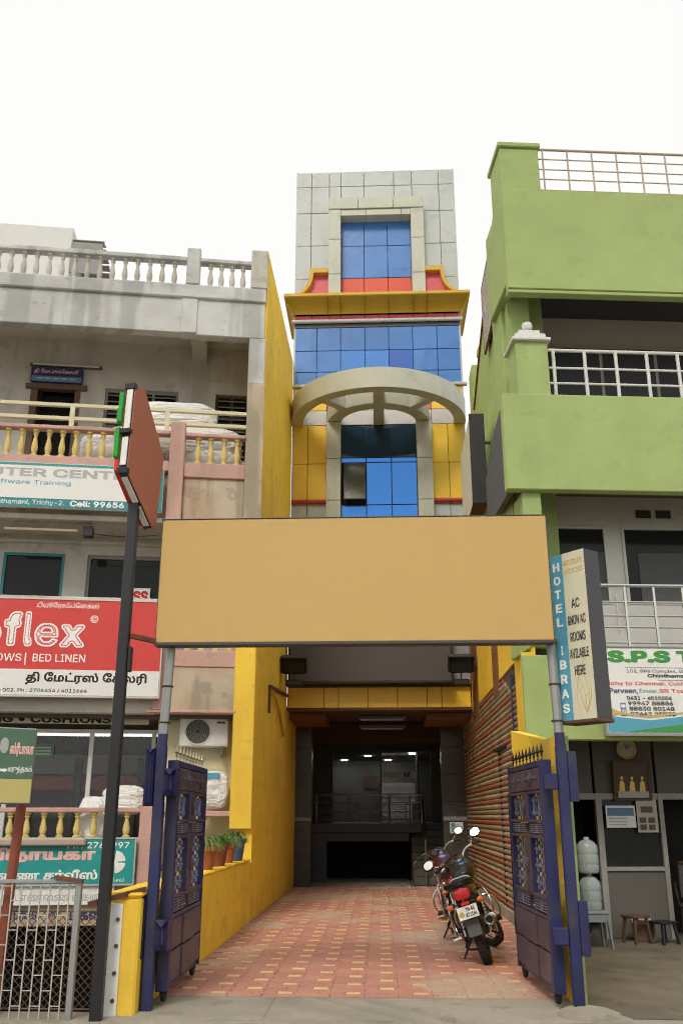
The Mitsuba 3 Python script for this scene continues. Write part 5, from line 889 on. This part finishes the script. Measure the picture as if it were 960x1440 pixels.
    ex_ = g('silencer', cat(tf(loft([(-.42, 0, 0, .035, .035), (-.40, 0, 0, .056, .056), (-.05, 0, 0, .056, .056), (.1, 0, 0, .035, .035)], 20, 2), tr(0, -.19, .40) @ rot(Y_, 6))), 'black_metal'); part(ex_, 'tip', tf(torus(.046, .012, 24, 8), tr(0, -.19, .40) @ rot(Y_, 6) @ tr(-.42, 0, 0) @ rot(Y_, 90)), 'chrome', 40, M=M); part(ex_, 'outlet', tf(lathe([(.03, 0), (.03, .004)], 16), tr(0, -.19, .40) @ rot(Y_, 6) @ tr(-.424, 0, 0) @ rot(Y_, -90)), 'black_void', M=M); g('heat_shield', tf(loft([(-.3, -.02, .02, .045, .045), (-.05, -.02, .02, .045, .045)], 16, 2), tr(0, -.19, .40) @ rot(Y_, 6)), 'chrome', q=ex_); g('pipe', tube([(.12, -.19, .38), (.4, -.17, .24), (.7, -.12, .22), (.84, -.06, .38), (.76, -.02, .5)], .018, 8), 'chrome', q=ex_)
    g('leg_guard', cat(tube([(-.1, .2, .72), (-.2, .21, .62), (-.18, .22, .38), (-.02, .2, .32)], .011, 8), tube([(-.02, .2, .74), (-.08, .22, .55), (-.02, .2, .34)], .009, 8), bar((-.18, .22, .34), (.02, .26, .34), .09, .02)), 'chrome'); g('right_guard', tube([(-.05, -.15, .74), (-.18, -.24, .68), (-.2, -.25, .52), (-.1, -.2, .44)], .012, 8), 'chrome')
    g('chain_cover', loft([(-.08, .115, .33, .012, .05), (.1, .115, .36, .015, .06), (.36, .115, .37, .015, .05)], 14, 3), 'black_metal'); g('side_stand', cat(rod((.38, .1, .28), (.30, .34, -.0), .012, 8), bar((.34, .31, .02), (.25, .36, .0), .05, .012)), 'black_metal'); g('main_stand', tube([(.36, .12, .26), (.12, .14, .17), (.1, -.14, .17), (.36, -.12, .26)], .012, 8), 'black_metal'); g('crash_bar', tube([(.84, .05, .6), (.86, .24, .55), (.84, .26, .38), (.78, .06, .32)], .013, 8), 'chrome'); g('crash_bar', tube([(.84, -.05, .6), (.86, -.24, .55), (.84, -.26, .38), (.78, -.06, .32)], .013, 8), 'chrome')
    return k
def np_fender(R, hw, a0, a1, x, zc, n=20, m=9):
    V = []
    for a in np.radians(np.linspace(a0, a1, n)):
        for t in np.linspace(-1, 1, m):
            r = R - .03 * t * t * (1 + .6 * t * t); V.append((x + r * math.cos(a), hw * t, zc + r * math.sin(a)))
    F = [(i * m + j, i * m + j + 1, (i + 1) * m + j + 1, (i + 1) * m + j) for i in range(n - 1) for j in range(m - 1)]
    return np.array(V), np.array(F)
def bike_at(x, y, heading, lean): return tr(x, y, 0) @ rot(Z_, heading) @ rot(X_, -lean)
motorcycle('black motorcycle with white number plate and red tail light, leaning on its side stand', bike_at(1.13, 10.98, 90 - 8, 18), 34, 'black_gloss', ('TN 45', 'AT 1164'))
motorcycle('dark motorcycle with maroon tank, mostly hidden beyond the nearer one', bike_at(1.08, 12.85, 90 + 1, 14), 20, 'maroon_dark', None, (-1,))

for _k in [q for q in labels if q not in scene and not any(s_.startswith(q + '__') for s_ in scene)]: print('label without entry:', _k)
